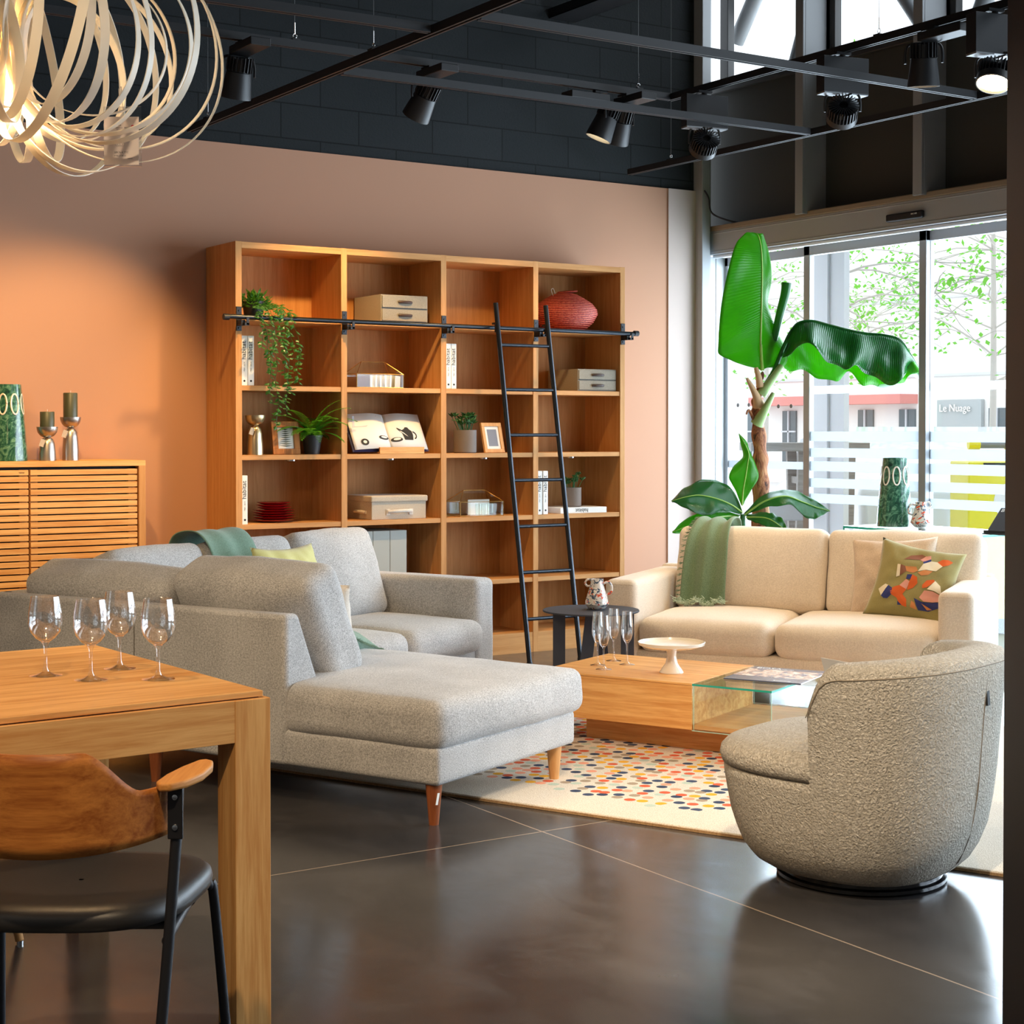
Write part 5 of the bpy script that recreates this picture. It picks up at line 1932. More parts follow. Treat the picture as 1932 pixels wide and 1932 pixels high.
for k in range(NR):
    az = 2 * pi * k / NR + rr.uniform(-0.05, 0.05)
    size = [0.250, 0.205, 0.165, 0.230, 0.185][k % 5]
    rx_ = size * rr.uniform(0.86, 1.0)
    rz_ = size * rr.uniform(0.95, 1.06)
    tilt_ = rr.uniform(-0.25, 0.25)
    yaw_ = rr.uniform(-0.22, 0.22)
    dz = rr.uniform(-0.012, 0.03)
    q = MB()
    n = 72
    rows = []
    for i in range(n + 1):
        a = 2 * pi * i / n
        sag = 1 + 0.06 * sin(a)
        rad = Vector((0.028 + rx_ * (1 - cos(a)), 0, rz_ * sin(a) * sag + dz))
        nrm = Vector((-cos(a) / rx_, 0, sin(a) / rz_)).normalized()
        row = []
        tw = 0.35 * sin(a + k)
        for s in (-1, 1):
            for f_ in ((-1, 1) if s < 0 else (1, -1)):
                off = Vector((0, s * 0.0105, 0)) + nrm * (f_ * 0.0011 + s * 0.0085 * tw * 0.5)
                row.append(rad + off)
        row.append(row[0])
        rows.append(row)
    q.grid(rows)
    bmesh.ops.remove_doubles(q.bm, verts=q.bm.verts, dist=1e-5)
    q.xf(RZ(az) @ RX(tilt_) @ T(0.028 + rx_, 0, 0) @ RZ(yaw_) @ T(-0.028 - rx_, 0, 0))
    q.build('ring', 'ring', PL, smooth=50)
pl = bpy.data.lights.new('pendant_bulb_light', 'POINT')
pl.energy = 24
pl.color = (1.0, 0.66, 0.34)
pl.shadow_soft_size = 0.05
po = bpy.data.objects.new('pendant_bulb_light', pl)
po.location = (LX, LY, LZ - 0.09)
COL.objects.link(po)

tx, ty = LX + 0.838 * 0.262, LY - 0.546 * 0.262
pt = thing('price_tag_holder', 'clear plastic price tag hanging from the ring pendant lamp', 'price tag', (tx, ty, 1.925), radians(-33))
MB().box(-0.042, 0.043, -0.001, 0.001, 0, 0.135).build('plastic_sleeve', 'acrylic', pt, smooth=0)
pp = MB().box(-0.041, 0.0375, -0.0016, -0.0009, 0.004, 0.112).build('paper', plain('tag_paper', rgb(216, 204, 200), 0.6), pt, smooth=0)
for tx_, sz, x_, z_ in (('MUCA', 0.0055, -0.018, 0.091), ('Suspension - Blanc', 0.0042, -0.018, 0.086), ('PVC blanc', 0.003, -0.013, 0.0815), ('Ampoule non fournie', 0.003, -0.013, 0.078), ('Pour intérieur', 0.003, -0.013, 0.0745),
                        ('229,76 € TTC', 0.0055, -0.018, 0.030), ('Ø 80 x H 40 cm', 0.004, -0.018, 0.023), ('habitat', 0.004, 0.012, 0.017)):
    text('print', tx_, sz, 'ink', pp, (x_, -0.0017, z_), (pi / 2, 0, 0), 0.0001)
MB().lathe([(0, 0), (0.0045, 0), (0.0045, 0.0003), (0, 0.0003)], seg=20).xf(T(0.024, -0.0016, 0.089) @ RX(pi / 2)).build('sticker', 'red_ink', pp)
q = MB()
q.tube([(-0.005, -0.0018, 0.066), (-0.005, -0.0018, 0.055)], 0.0002, 4)
for s in (-1, 0, 1):
    q.tube([(-0.005 + s * 0.005 + 0.0055 * cos(a), -0.0018, 0.050 + 0.0045 * sin(a)) for a in [2 * pi * k / 16 for k in range(16)]], 0.0002, 4, closed=True)
q.build('lamp_drawing', 'grey_ink', pp)
MB().tube([(-0.006, 0, 0.126), (-0.008, 0.0, 0.175), (-0.002, 0, 0.18), (0.002, 0.0, 0.126)], 0.0006, 5).build('string', 'linen', pt)

# ================================================================== LIGHT TRACKS
def track(p, q, label, ends=(), wires=(), hh=0.036, ww=0.034):
    """p,q = (x,y) ends, z at the underside"""
    (x0, y0), (x1, y1), z = p, q, ends
    L = sqrt((x1 - x0) ** 2 + (y1 - y0) ** 2)
    a = atan2(y1 - y0, x1 - x0)
    t = thing('light_track', label, 'light track', (x0, y0, z), a)
    m_ = MB()
    m_.box(0, L, -ww / 2, ww / 2, 0.006, hh).box(0, L, -ww / 2, -ww / 2 + 0.010, 0, 0.006).box(0, L, ww / 2 - 0.010, ww / 2, 0, 0.006)
    m_.build('rail', 'track_black', t, smooth=0)
    for d in wires:
        w_ = MB().tube([(d, 0, hh + 0.05), (d, 0, 5.2 - z)], 0.0012, 5).build('suspension_wire', 'alu', t)
        MB().tube([(d + 0.010 * cos(k * pi / 6), 0, hh + 0.022 + 0.010 * sin(k * pi / 6)) for k in range(12)], 0.002, 6, closed=True).build('ring_bolt', 'chrome', w_)
        MB().tube([(d, 0, hh + 0.03), (d, 0, hh + 0.085)], 0.003, 6).build('wire_grip', 'chrome', w_)
        MB().box(d - 0.02, d + 0.02, -0.02, 0.02, hh, hh + 0.006).build('clamp', 'track_black', w_, smooth=0)
    return t


track((3.40, 8.42), (3.40, -1.0), 'long black light track ending above the left side of the bookcase', 2.95, (0.25, 2.1))
track((6.30, 8.30), (6.30, 1.0), 'long black light track running just inside the glazed doors', 2.95, (0.42, 3.45))
track((-2.0, 6.02), (3.37, 5.79), 'black cross track joining the left long track, above the pendant lamp', 2.95, ())
track((3.43, 5.50), (6.27, 5.48), 'nearer black cross track between the two long tracks', 2.95, ())
track((3.43, 6.68), (6.27, 6.64), 'farther black cross track between the two long tracks', 2.95, ())
track((-2.0, 7.13), (5.66, 7.10), 'higher black track running parallel above the bookcase front', 3.15, (5.4, 7.45))
track((5.68, 7.12), (5.60, 1.0), 'higher black track running toward the camera over the cream sofa', 3.15, (1.6,))


def track_spot(x, y, z, rz, label, aim, box='flat', lit=False):
    """gear box under a track with an adjustable finned head; aim = direction of the beam in the room"""
    s = thing('track_spotlight', label, 'spotlight', (x, y, z), rz)
    MB().box(-0.04, 0.04, -0.014, 0.014, -0.012, 0.0).lathe([(0, -0.028), (0.014, -0.028), (0.014, -0.01), (0, -0.01)], seg=14).build('adapter', 'spot_black', s, smooth=30)
    if box == 'flat':
        MB().box(-0.22, 0.03, -0.05, 0.05, -0.062, -0.024).build('gear_box', 'spot_black', s, smooth=0, bevel=0.003)
        c = Vector((0.035, 0, -0.155))
        R = 0.072
    else:
        MB().box(-0.125, 0.125, -0.035, 0.035, -0.20, -0.028).build('gear_box', 'spot_black', s, smooth=0, bevel=0.002)
        MB().box(-0.122, -0.03, -0.036, 0.036, -0.206, -0.200).box(0.03, 0.122, -0.036, 0.036, -0.206, -0.2).build('end_plate', 'alu', s, smooth=0)
        c = Vector((0, 0, -0.285))
        R = 0.074
    d = (RZ(-rz) @ Vector(aim)).normalized()
    rot = (-d).to_track_quat('Z', 'Y').to_matrix().to_4x4()
    M4 = Matrix.Translation(c) @ rot
    side = d.cross(Vector((0, 0, 1))).normalized() * (R + 0.010)
    P = [c + side, c + side + Vector((0, 0, 0.05)), c + side * 0.8 + Vector((0, 0, 0.085)), c + Vector((0, 0, 0.092)),
         c - side * 0.8 + Vector((0, 0, 0.085)), c - side + Vector((0, 0, 0.05)), c - side]
    MB().tube(catmull(P, 24), 0.006, 8).build('yoke', 'spot_black' if box == 'flat' else 'alu_dark', s)
    hd = MB()
    if box == 'flat':
        hd.lathe([(0, 0.080), (0.046, 0.080), (0.048, 0.02), (0.058, 0.018), (R, -0.095), (R, -0.104), (R - 0.004, -0.104), (R - 0.006, -0.06), (0, -0.055)], seg=36)
        fins = (20, 0.044, 0.062, 0.022, 0.088)
        zl = -0.075
    else:
        hd.lathe([(0, 0.03), (0.045, 0.03), (0.052, 0.0), (R, -0.012), (R + 0.002, -0.045), (R - 0.004, -0.047), (R - 0.008, -0.03), (0, -0.028)], seg=36)
        fins = (28, 0.022, 0.074, -0.012, 0.05)
        zl = -0.036
    h = hd.xf(M4).build('lamp_head', 'spot_black', s)
    fi = MB()
    for k in range(fins[0]):
        fi.box(fins[1], fins[2], -0.002, 0.002, fins[3], fins[4], RZ(2 * pi * k / fins[0]))
    fi.xf(M4).build('cooling_fins', 'spot_black', h, smooth=0)
    MB().lathe([(0, zl), (R - 0.007, zl)], seg=32).xf(M4).build('lens', M['lit_lens'] if lit else M['dim_lens'], h)
    return s


M['lit_lens'] = plain('lit_lens', (1, 0.85, 0.6, 1), 0.3, emis=(1, 0.78, 0.45, 1), est=30)
M['dim_lens'] = plain('working_lens', (1, 0.85, 0.6, 1), 0.3, emis=(1, 0.75, 0.45, 1), est=12)
H90 = pi / 2
track_spot(3.13, 7.12, 3.15, H90, 'dark track spotlight hanging straight down, leftmost near the pendant lamp', (0.0, 0.35, -1))
track_spot(4.13, 7.11, 3.15, H90, 'track spotlight aimed left above the second bookcase bay', (-0.15, 0.62, -0.85))
track_spot(5.20, 7.11, 3.15, 0, 'track spotlight with its lit face showing above the ladder', (-0.3, 0.22, -0.9), 'flat', True)
track_spot(5.36, 7.11, 3.15, H90, 'track spotlight pointing down beside the lit one above the ladder', (0.05, 0.5, -0.9))
track_spot(5.665, 6.80, 3.15, radians(-12), 'box spotlight with a round finned head, farthest on the doorside track', (0.35, 0.8, -0.55), 'tall')
track_spot(5.65, 5.75, 3.15, radians(-12), 'box spotlight with a round finned head at the middle of the doorside track', (0.5, 0.65, -0.5), 'tall')
track_spot(5.63, 5.18, 3.15, H90, 'black cylindrical spotlight between the two box spotlights on the right', (0.1, 0.1, -1))
track_spot(5.62, 4.80, 3.15, radians(-12), 'box spotlight with a glowing head at the top right', (-0.38, -0.15, -0.9), 'tall', True)
q = MB()
q.box(-0.10, 0.10, 0, 4.2, 0, 0.004).box(-0.10, -0.096, 0, 4.2, 0, 0.06).box(0.096, 0.10, 0, 4.2, 0, 0.06)
ct_ = q.build('cable_tray', 'track_black', None, smooth=0, loc=(5.95, 4.8, 3.93))
tag(ct_, 'black perforated cable tray high under the dark ceiling', 'cable tray')

# ================================================================== GLASS CONSOLE + its things
gc = thing('glass_console', 'clear glass console table behind the cream sofa by the doors', 'console table', (6.83, 6.22, 0))
q = MB().box(-0.21, 0.21, -0.50, 0.50, 0.778, 0.790).build('glass_top', 'table_glass', gc, smooth=0)
MB().box(-0.2108, -0.21, -0.5, 0.5, 0.778, 0.79).box(-0.21, 0.21, -0.5008, -0.5, 0.778, 0.79).build('glass_edge', 'glass_edge', q, smooth=0)
for y in (-0.50, 0.488):
    q = MB().box(-0.21, 0.21, y, y + 0.012, 0, 0.778).build('glass_leg', 'table_glass', gc, smooth=0)
    MB().box(-0.2108, -0.21, y, y + 0.012, 0, 0.778).build('glass_edge', 'glass_edge', q, smooth=0)
vase(6.83, 6.53, 0.7902, radians(-38), 'green marbled cone vase with white rings on the glass console by the doors')
jug(6.86, 6.36, 0.7902, radians(150), 'splash-glazed jug on the glass console beside the cone vase')
zs = thing('magazine_stand', 'black magazine propped on a slanted stand at the end of the glass console', 'magazine', (6.70, 5.74, 0.7902), radians(-78))
def _mag():
    MB().box(-0.16, 0.16, 0, 0.005, 0, 0.21).xf(RX(radians(-52))).build('cover', plain('black_white_photo', rgb(70, 70, 72), 0.2, coat=0.3), zs, smooth=0)
    MB().prism([(0.05, 0.04), (0.16, 0.2), (-0.08, 0.2)], -0.0006, 0, 'xz').xf(RX(radians(-52))).build('cover_photo', plain('photo_light', rgb(150, 150, 152), 0.3), zs, smooth=0)
    t1 = text('masthead', 'BOSA', 0.035, 'white', zs, (-0.10, 0, 0), (0, 0, 0), 0.0002)
    t1.matrix_local = RX(radians(-52)) @ T(-0.15, -0.0008, 0.178) @ RX(pi / 2)
    MB().box(-0.165, 0.165, -0.03, 0.17, 0.0, 0.005).box(-0.165, 0.165, -0.012, -0.006, 0.0, 0.02).build('stand', 'ink', zs, smooth=0)
_mag()
zs.location = (6.755, 5.63, 0.7902)
si = thing('acrylic_sign', 'white price sheet in an acrylic stand behind the propped magazine', 'sign', (6.95, 5.62, 0.7902), radians(-72))
MB().box(-0.075, 0.075, 0, 0.003, 0, 0.21).build('sheet', 'white', si, smooth=0)
for k in range(4):
    MB().box(-0.06, 0.0 + 0.01 * k, -0.0006, 0, 0.19 - 0.015 * k, 0.193 - 0.015 * k).build('printed_line', 'grey_ink', si, smooth=0)

# ================================================================== BANANA PLANT   (local: x = picture right, y = away, z up)
BR = radians(-33.1)
bn = thing('banana_plant', 'tall banana plant with broad leaves behind the cream sofa', 'plant', (6.56, 7.377, 0), BR)
KX = 0.003167
def bp_(u, v, y=0.0):
    return Vector(((u - 1430) * KX, y, (812 - v) * KX + 1.33))
MB().lathe([(0, 0), (0.15, 0), (0.19, 0.30), (0.195, 0.34), (0.18, 0.34), (0.17, 0.28), (0, 0.28)], seg=40).build('pot', 'pot_grey', bn)
MB().lathe([(0, 0.29), (0.172, 0.29), (0, 0.295)], seg=32).build('soil', 'soil', bn)
tr = [bp_(1438, 1140), bp_(1437, 990), bp_(1436, 900), bp_(1435, 850), bp_(1430, 790), bp_(1429, 760), bp_(1434, 735), bp_(1440, 700)]
MB().tube(catmull(tr, 60), [0.058 + 0.006 * sin(i * 0.9) - 0.0006 * i + (-(i - 44) * 0.0012 if i > 44 else 0) for i in range(61)], 24).build('trunk', 'bark', bn)
def sheath(p0, p1, p2, r0, r1, mat):
    P = catmull([p0, p1, p2], 14)
    MB().tube(P, [r0 + (r1 - r0) * (i / 14) ** 0.8 for i in range(15)], 12).build('leaf_stub', mat, bn)
tan = plain('dry_sheath', rgb(196, 160, 118), 0.7, bump=0.3, bscale=60)
pg_ = plain('green_sheath', rgb(150, 178, 110), 0.5, bump=0.2, bscale=60)
sheath(bp_(1432, 765, -.02), bp_(1424, 745, -.05), bp_(1407, 714, -.06), 0.04, 0.008, tan)
sheath(bp_(1434, 730, -.02), bp_(1430, 710, -.03), bp_(1425, 694, -.03), 0.026, 0.012, tan)
sheath(bp_(1428, 800, -.03), bp_(1440, 775, -.06), bp_(1457, 742, -.06), 0.042, 0.012, pg_)
sheath(bp_(1436, 745, -.02), bp_(1452, 722, -.02), bp_(1475, 690, 0), 0.034, 0.018, pg_)
sheath(bp_(1425, 800, -.03), bp_(1412, 775, -.05), bp_(1406, 782, -.06), 0.012, 0.005, 'bark')


def leaf(name, rows_ctl, n, m, mat, curl=0.0, wave=0.0, seed=0, rib=0.006, ribmat='midrib', half=None):
    """rows_ctl: (left, mid, right) control points"""
    Lc, Mc, Rc = (catmull([r[i] for r in rows_ctl], n) for i in range(3))
    mb = MB()
    rows = []
    for i in range(n + 1):
        t = i / n
        row = []
        for j in range(-m if half != 'back' else 0, (m if half != 'front' else 0) + 1):
            s = j / m
            e_ = Lc[i] if s < 0 else Rc[i]
            p = Mc[i].lerp(e_, abs(s))
            y = curl * (abs(s) ** 1.7) * sin(pi * min(1, t * 1.05))
            y += wave * abs(s) * noise.noise(Vector((t * 7 + seed, s * 1.5, seed)))
            p = p + Vector((0, y, wave * 0.35 * abs(s) * noise.noise(Vector((t * 9, seed * 2, s)))))
            row.append(p)
        rows.append(row)
    mb.grid(rows)
    lf = mb.build(name, mat, bn, smooth=180, solid=0.0012)
    if rib:
        MB().tube([p + Vector((0, -0.003, 0)) for p in Mc], [rib * (1 - 0.8 * i / n) for i in range(n + 1)], 8).build('midrib', ribmat, lf)
    return lf


def rws(*r):
    return [tuple(bp_(*p) for p in row) for row in r]


leaf('leaf', rws(
    ((1425, 694), (1438, 700), (1446, 694)),
    ((1388, 684, -.02), (1437, 670, .02), (1482, 690, .02)),
    ((1358, 668, -.03), (1437, 640, .03), (1489, 664, .02)),
    ((1356, 645, -.03), (1438, 605, .03), (1470, 622, .04)),
    ((1361, 580, -.04), (1439, 555, .03), (1454, 575, .05)),
    ((1372, 512, -.05), (1439, 505, .02), (1459, 527, .04)),
    ((1388, 462, -.05), (1436, 468, .0), (1454, 482, .02)),
    ((1404, 442, -.03), (1430, 446, -.01), (1443, 450, .0)),
    ((1416, 440), (1424, 440), (1438, 441))), 60, 10, 'banana_leaf', 0.035, 0.03, 1, 0.008)
MB().tube(catmull([bp_(1440, 700), bp_(1438, 680, 0.01), bp_(1437, 650, 0.02)], 10), 0.009, 8).build('petiole', 'midrib', bn)
# rolled new leaf
q = MB().tube(catmull([bp_(1450, 690, .04), bp_(1464, 640, .06), bp_(1474, 595, .06), bp_(1484, 555, .05), bp_(1487, 533, .05)], 24), [0.018 + 0.0006 * i for i in range(25)], 14)
q.build('rolled_leaf', 'banana_dark', bn)
# drooping leaf, arching right: two hanging halves
MB().tube(catmull([bp_(1440, 735, 0), bp_(1462, 700, .02), bp_(1480, 655, .02), bp_(1500, 618, 0.02), bp_(1530, 606, 0.02)], 24), [0.018 - 0.0004 * i for i in range(25)], 10).build('petiole', 'banana_dark', bn)
droop = rws(
    ((1478, 676, -.05), (1486, 640, .0), (1486, 690, .09)),
    ((1490, 668, -.12), (1502, 612, .0), (1508, 698, .14)),
    ((1514, 650, -.18), (1530, 605, .0), (1548, 712, .16)),
    ((1548, 684, -.17), (1566, 613, .0), (1580, 717, .16)),
    ((1582, 698, -.15), (1602, 622, .0), (1606, 700, .14)),
    ((1612, 694, -.14), (1634, 628, .0), (1636, 728, .12)),
    ((1648, 712, -.12), (1668, 631, .0), (1676, 732, .09)),
    ((1684, 722, -.10), (1698, 640, .0), (1708, 722, .09)),
    ((1712, 700, -.06), (1716, 664, .0), (1722, 706, .04)),
    ((1738, 712), (1740, 704), (1743, 706)))
leaf('leaf', droop, 90, 9, 'banana_dark', 0.0, 0.16, 4, 0.006, 'banana_dark', 'front')
leaf('leaf', droop, 90, 9, 'banana_leaf', 0.0, 0.14, 6, 0, 'banana_dark', 'back')
# young shoots at the foot
leaf('leaf', rws(
    ((1394, 950, -.12), (1396, 952, -.12), (1399, 950, -.12)),
    ((1384, 922, -.12), (1399, 924, -.1), (1412, 926, -.12)),
    ((1372, 900, -.14), (1403, 900, -.1), (1429, 898, -.12)),
    ((1382, 880, -.12), (1407, 875, -.1), (1422, 874, -.12)),
    ((1400, 862, -.1), (1409, 855, -.1), (1414, 853, -.1)),
    ((1395, 838, -.1), (1401, 836, -.1), (1406, 834, -.1)),
    ((1390, 818, -.1), (1391, 818, -.1), (1392, 819, -.1))), 40, 6, 'banana_leaf', 0.05, 0.02, 7, 0.005)
leaf('leaf', rws(
    ((1396, 962, -.12), (1396, 965, -.12), (1394, 968, -.14)),
    ((1382, 928, -.10), (1374, 950, -.14), (1364, 962, -.18)),
    ((1358, 908, -.08), (1344, 938, -.16), (1350, 962, -.22)),
    ((1322, 905, -.08), (1312, 932, -.18), (1322, 968, -.24)),
    ((1290, 920, -.1), (1284, 936, -.2), (1292, 958, -.24)),
    ((1262, 942, -.18), (1262, 943, -.2), (1263, 945, -.2))), 40, 6, 'banana_dark', 0.0, 0.03, 9, 0.006)
leaf('leaf', rws(
    ((1390, 968, -.12), (1388, 972, -.12), (1386, 975, -.12)),
    ((1352, 960, -.16), (1352, 972, -.2), (1350, 985, -.2)),
    ((1318, 962, -.2), (1316, 980, -.24), (1310, 998, -.22)),
    ((1285, 978, -.22), (1284, 990, -.26), (1282, 1002, -.24)),
    ((1262, 998, -.25), (1262, 999, -.25), (1262, 1001, -.25))), 36, 6, 'banana_leaf', 0.0, 0.03, 12, 0.005)
leaf('leaf', rws(
    ((1400, 966, -.12), (1400, 970, -.12), (1402, 972, -.12)),
    ((1432, 936, -.1), (1436, 944, -.15), (1442, 954, -.17)),
    ((1470, 924, -.06), (1474, 934, -.15), (1484, 952, -.2)),
    ((1500, 926, -.04), (1508, 945, -.14), (1512, 974, -.2)),
    ((1530, 940, -.08), (1534, 955, -.14), (1536, 972, -.18)),
    ((1558, 961, -.14), (1559, 962, -.14), (1558, 963, -.14))), 40, 6, 'banana_dark', 0.0, 0.03, 14, 0.006)
leaf('leaf', rws(
    ((1404, 970, -.12), (1404, 974, -.12), (1406, 978, -.12)),
    ((1436, 964, -.16), (1436, 974, -.2), (1432, 988, -.2)),
    ((1462, 972, -.2), (1458, 986, -.24), (1450, 1002, -.22)),
    ((1474, 992, -.24), (1473, 1000, -.26), (1470, 1012, -.24))), 30, 6, 'banana_dark', 0.0, 0.03, 16, 0.005)
leaf('leaf', rws(
    ((1392, 968, -.14), (1388, 972, -.14), (1384, 972, -.14)),
    ((1384, 976, -.18), (1374, 984, -.2), (1362, 978, -.2)),
    ((1380, 1000, -.22), (1368, 1004, -.22), (1362, 1000, -.22))), 24, 5, 'banana_leaf', 0.0, 0.03, 18, 0.004)
MB().tube(catmull([bp_(1405, 1150, -.02), bp_(1400, 1050, -.08), bp_(1397, 968, -.12)], 16), [0.03 - 0.001 * i for i in range(17)], 12).build('young_stem', 'banana_dark', bn)

# ================================================================== OUTSIDE
struct(MB().box(7.3, 40, -25, 45, -0.12, -0.02).build('ground', plain('pale_paving', rgb(214, 212, 208), 0.9), smooth=0))
def along(u, d, z=0.0):
    r = (u - 966) / 3082 * d
    return Vector((0.546 * d + 0.838 * r, 0.838 * d - 0.546 * r, z))
# facade across the street
fc = thing('shop_facade', 'white building across the street with an awning and shop windows', 'building', (29, 14, -0.02), 0)
MB().box(0, 1, -22, 26, 0, 9).build('wall', plain('white_facade', rgb(236, 234, 230), 0.9), fc, smooth=0)
gm = plain('dark_window', rgb(90, 100, 104), 0.15)
for k in range(8):
    y = 9.0 + 1.35 * k
    if 10.6 < y < 12.4:
        continue
    w_ = MB().box(-0.05, 0.02, y, y + 0.5, 0.5, 1.85).build('shop_window', gm, fc, smooth=0)
    MB().box(-0.09, -0.05, y + 0.23, y + 0.27, 0.5, 1.85).box(-0.09, -0.05, y, y + 0.5, 1.3, 1.34).build('glazing_bar', 'alu_light', w_, smooth=0)
MB().box(-0.6, 0, 13.0, 18.3, 1.98, 2.2).build('awning', plain('red_awning', rgb(214, 140, 132), 0.9), fc, smooth=0)
MB().box(-0.05, 0.0, 8.6, 19, 2.6, 2.66).box(-0.05, 0.0, 8.6, 19, 4.4, 4.45).build('string_course', 'alu_light', fc, smooth=0)
sg = MB().box(-0.12, -0.02, 11.0, 12.3, 0.5, 2.05).build('window_display', plain('display_glass', rgb(170, 176, 176), 0.3), fc, smooth=0)
text('shop_sign', 'Le Nuage', 0.24, 'white', fc, (-0.16, 12.2, 1.78), (pi / 2, 0, -pi / 2), 0.01)

# street trees
leafm = leafy('street_leaf', rgb(96, 176, 70), rgb(140, 206, 96), 0.6, 0.5)
barkm = plain('street_bark', rgb(196, 190, 182), 0.9)
def tree(u, d, hh, seed, label, spread=2.6, nb=16, low=1.9, nl=26, lean=0):
    p = along(u, d, -0.02)
    t = thing('street_tree', label, 'tree', p)
    rr = random.Random(seed)
    trunk = catmull([(0, 0, 0), (0.05, 0.0, hh * 0.35), (lean, -0.03, hh * 0.7), (lean * 1.5, 0, hh)], 20)
    trunk = [p for p in trunk if p.z < 4.2]
    q = MB().tube(trunk, [0.042 - 0.0015 * i for i in range(len(trunk))], 10)
    ml = MB()
    for k in range(nb):
        z0 = rr.uniform(low, min(hh, 3.9))
        f_ = z0 / hh
        base = trunk[min(len(trunk) - 1, int(f_ * 20))]
        a = rr.uniform(0, 2 * pi)
        L = spread * rr.uniform(0.5, 1.0)
        pts = [base]
        d_ = Vector((cos(a), sin(a), rr.uniform(0.15, 0.6))).normalized()
        p_ = base.copy()
        for s in range(9):
            d_ = (d_ + Vector((rr.uniform(-.25, .25), rr.uniform(-.25, .25), rr.uniform(-.28, .14)))).normalized()
            p_ = p_ + d_ * L / 9
            pts.append(p_.copy())
            if p_.z > 3.9:
                continue
            if s > 2:
                for c_ in range(nl // 6 + 2):
                    o_ = p_ + Vector((rr.gauss(0, .12), rr.gauss(0, .12), rr.gauss(0, .10)))
                    leaf_card(ml, o_, (rr.uniform(-1, 1), rr.uniform(-1, 1), rr.uniform(-1, .3)), (rr.uniform(-.4, .4), rr.uniform(-.4, .4), 1), rr.uniform(.04, .075), rr.uniform(.015, .026))
                if rr.random() < 0.55:
                    e_ = p_ + Vector((rr.uniform(-.5, .5), rr.uniform(-.5, .5), rr.uniform(-.35, .25)))
                    q.tube([p_, p_.lerp(e_, .5) + Vector((0, 0, .04)), e_], [0.006, 0.004, 0.002], 5)
                    for c_ in range(5):
                        o_ = p_.lerp(e_, rr.uniform(.3, 1)) + Vector((rr.gauss(0, .05), rr.gauss(0, .05), rr.gauss(0, .05)))
                        leaf_card(ml, o_, (rr.uniform(-1, 1), rr.uniform(-1, 1), rr.uniform(-1, .3)), (rr.uniform(-.4, .4), rr.uniform(-.4, .4), 1), rr.uniform(.04, .075), rr.uniform(.015, .026))
        q.tube(pts, [0.009 - 0.0008 * i for i in range(10)], 6)
    q.build('trunk_and_branches', barkm, t)
    ml.build('foliage', leafm, t, smooth=0)


tree(1583, 12.4, 4.8, 3, 'thin leafy tree outside behind the middle door pane', 2.4, 16, 1.9, 16)
tree(1868, 16.5, 5.0, 8, 'thin leafy tree outside behind the right door pane', 3.0, 26, 1.75, 40)
tree(1440, 19.0, 5.2, 14, 'thin leafy tree outside behind the banana plant', 2.4, 14, 2.3, 12)

# yellow letter box
lbp = along(1885, 10.8, -0.02)
yb_ = thing('letter_box', 'bright yellow street letter box with a white round emblem outside the doors', 'letter box', lbp, radians(-33))
ym = plain('yellow_enamel', rgb(228, 216, 30), 0.35)
MB().box(-0.20, 0.42, 0, 0.45, 0.1, 1.14).build('body', ym, yb_, smooth=0, bevel=0.01)
MB().box(-0.10, 0.40, -0.004, 0, 1.075, 1.135).build('notice_strip', 'ink', yb_, smooth=0)
text('notice_text', 'Heures de levée', 0.03, 'white', yb_, (-0.06, -0.005, 1.10), (pi / 2, 0, 0), 0.0005)
MB().lathe([(0, 0), (0.13, 0), (0.13, 0.004), (0, 0.004)], seg=40).xf(T(0.10, 0, 0.88) @ RX(pi / 2)).build('emblem', 'white', yb_)
MB().box(-0.18, 0.40, 0.02, 0.4, 0, 0.1).build('foot', 'alu', yb_, smooth=0)
hp = along(1870, 11.6, 1.232)
hr = thing('yellow_capped_rail', 'grey street rail with yellow caps behind the letter box', 'rail', (hp.x, hp.y, -0.02), radians(-33))
MB().tube([(-0.13, 0, 1.25), (0.5, 0, 1.25)], 0.028, 14).build('bar', 'alu', hr)
MB().tube([(-0.16, 0, 1.25), (-0.08, 0, 1.25)], 0.036, 14).build('cap', ym, hr)
MB().tube([(0.10, 0, 1.25), (0.13, 0, 1.25)], 0.036, 14).build('cap', ym, hr)
MB().tube([(0.35, 0, 0), (0.35, 0, 1.25)], 0.025, 12).build('post', 'alu', hr)

# parked car
cp = along(1700, 14.5, -0.02)
car = thing('parked_car', 'pale grey parked car outside behind the letter box', 'car', cp, radians(57))
cm = plain('pale_car_paint', rgb(206, 212, 214), 0.25, coat=0.6)
# local x along the car; profile in xz
prof = [(-2.0, 0.28), (-2.05, 0.62), (-1.9, 0.82), (-1.15, 0.94), (-0.55, 1.34), (0.75, 1.38), (1.45, 1.02), (2.0, 0.92), (2.08, 0.6), (2.02, 0.28)]
MB().prism(prof, -0.8, 0.8, 'xz').xf(RZ(pi)).build('body', cm, car, smooth=30, bevel=0.06, bseg=4)
gl = plain('car_glass', rgb(84, 100, 106), 0.1)
for s in (-0.805, 0.795):
    MB().prism([(-0.95, 0.93), (-0.48, 1.27), (0.0, 1.30), (0.0, 0.95)], s, s + 0.01, 'xz').xf(RZ(pi)).build('side_window', gl, car, smooth=0)
    MB().prism([(0.06, 0.95), (0.06, 1.30), (0.68, 1.30), (1.1, 1.0)], s, s + 0.01, 'xz').xf(RZ(pi)).build('side_window', gl, car, smooth=0)
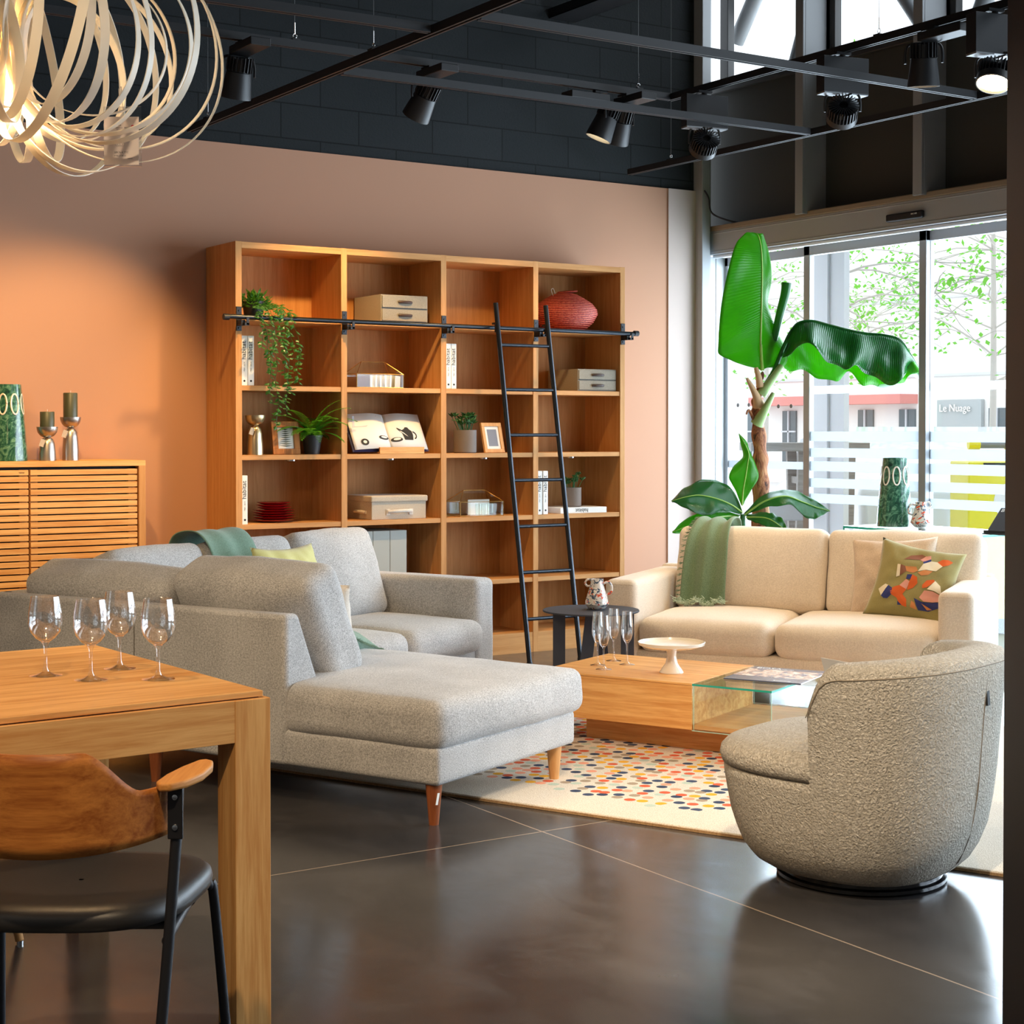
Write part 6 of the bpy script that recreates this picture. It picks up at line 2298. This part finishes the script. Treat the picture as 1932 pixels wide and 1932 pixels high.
for x in (-1.3, 1.3):
    for y in (-0.72, 0.72):
        MB().lathe([(0, -0.1), (0.2, -0.1), (0.31, -0.09), (0.32, 0), (0.31, 0.09), (0.2, 0.1), (0, 0.1)], seg=28).xf(T(x, y, 0.32) @ RX(pi / 2)).build('wheel', 'spot_black', car)
for x in (-0.35, 0.75):
    MB().box(x, x + 0.2, 0.80, 0.83, 0.78, 0.81).build('door_handle', 'chrome', car, smooth=0, bevel=0.008)

# weathered timber table and a metal terrace chair on the pavement
wd = wood('weathered_timber', rgb(150, 148, 144), rgb(116, 112, 108), 'x')
tp = along(1548, 12.0, -0.02)
tt = thing('terrace_table', 'weathered grey timber high table outside the doors', 'table', tp, radians(-33))
MB().box(-0.55, 0.30, -0.3, 0.3, 1.20, 1.26).build('tabletop', wd, tt, smooth=0)
for x in (-0.18, 0.16):
    MB().prism([(x - 0.05, 0), (x + 0.02, 0), (x + 0.05, 1.2), (x - 0.02, 1.2)], -0.25, -0.18, 'xz').build('leg', wd, tt, smooth=0)
    MB().prism([(x + 0.0, 0), (x + 0.07, 0), (x + 0.04, 1.2), (x - 0.03, 1.2)], 0.18, 0.25, 'xz').build('leg', wd, tt, smooth=0)
MB().box(-0.18, 0.16, -0.22, 0.22, 0.96, 1.01).build('cross_bar', wd, tt, smooth=0)
p = along(1480, 11.4, -0.02)
mc = thing('terrace_chair', 'light grey metal terrace chair outside the left door pane', 'chair', p, radians(-20))
gm_ = plain('grey_metal_chair', rgb(158, 160, 162), 0.5)
MB().tube(catmull([(-0.2, 0, 0), (-0.19, 0.02, 0.45), (-0.2, 0.0, 0.85), (0, -0.05, 0.9), (0.2, 0.0, 0.85), (0.19, 0.02, 0.45), (0.2, 0, 0)], 40), 0.014, 8).build('back_frame', gm_, mc)
MB().box(-0.19, 0.19, -0.04, 0.0, 0.72, 0.88).build('backrest', gm_, mc, smooth=0, bevel=0.01)
MB().box(-0.2, 0.2, 0.0, 0.4, 0.44, 0.46).build('seat', gm_, mc, smooth=0, bevel=0.01)
for s in (-0.18, 0.18):
    MB().tube([(s, 0.38, 0.44), (s, 0.42, 0)], 0.012, 8).build('leg', gm_, mc)
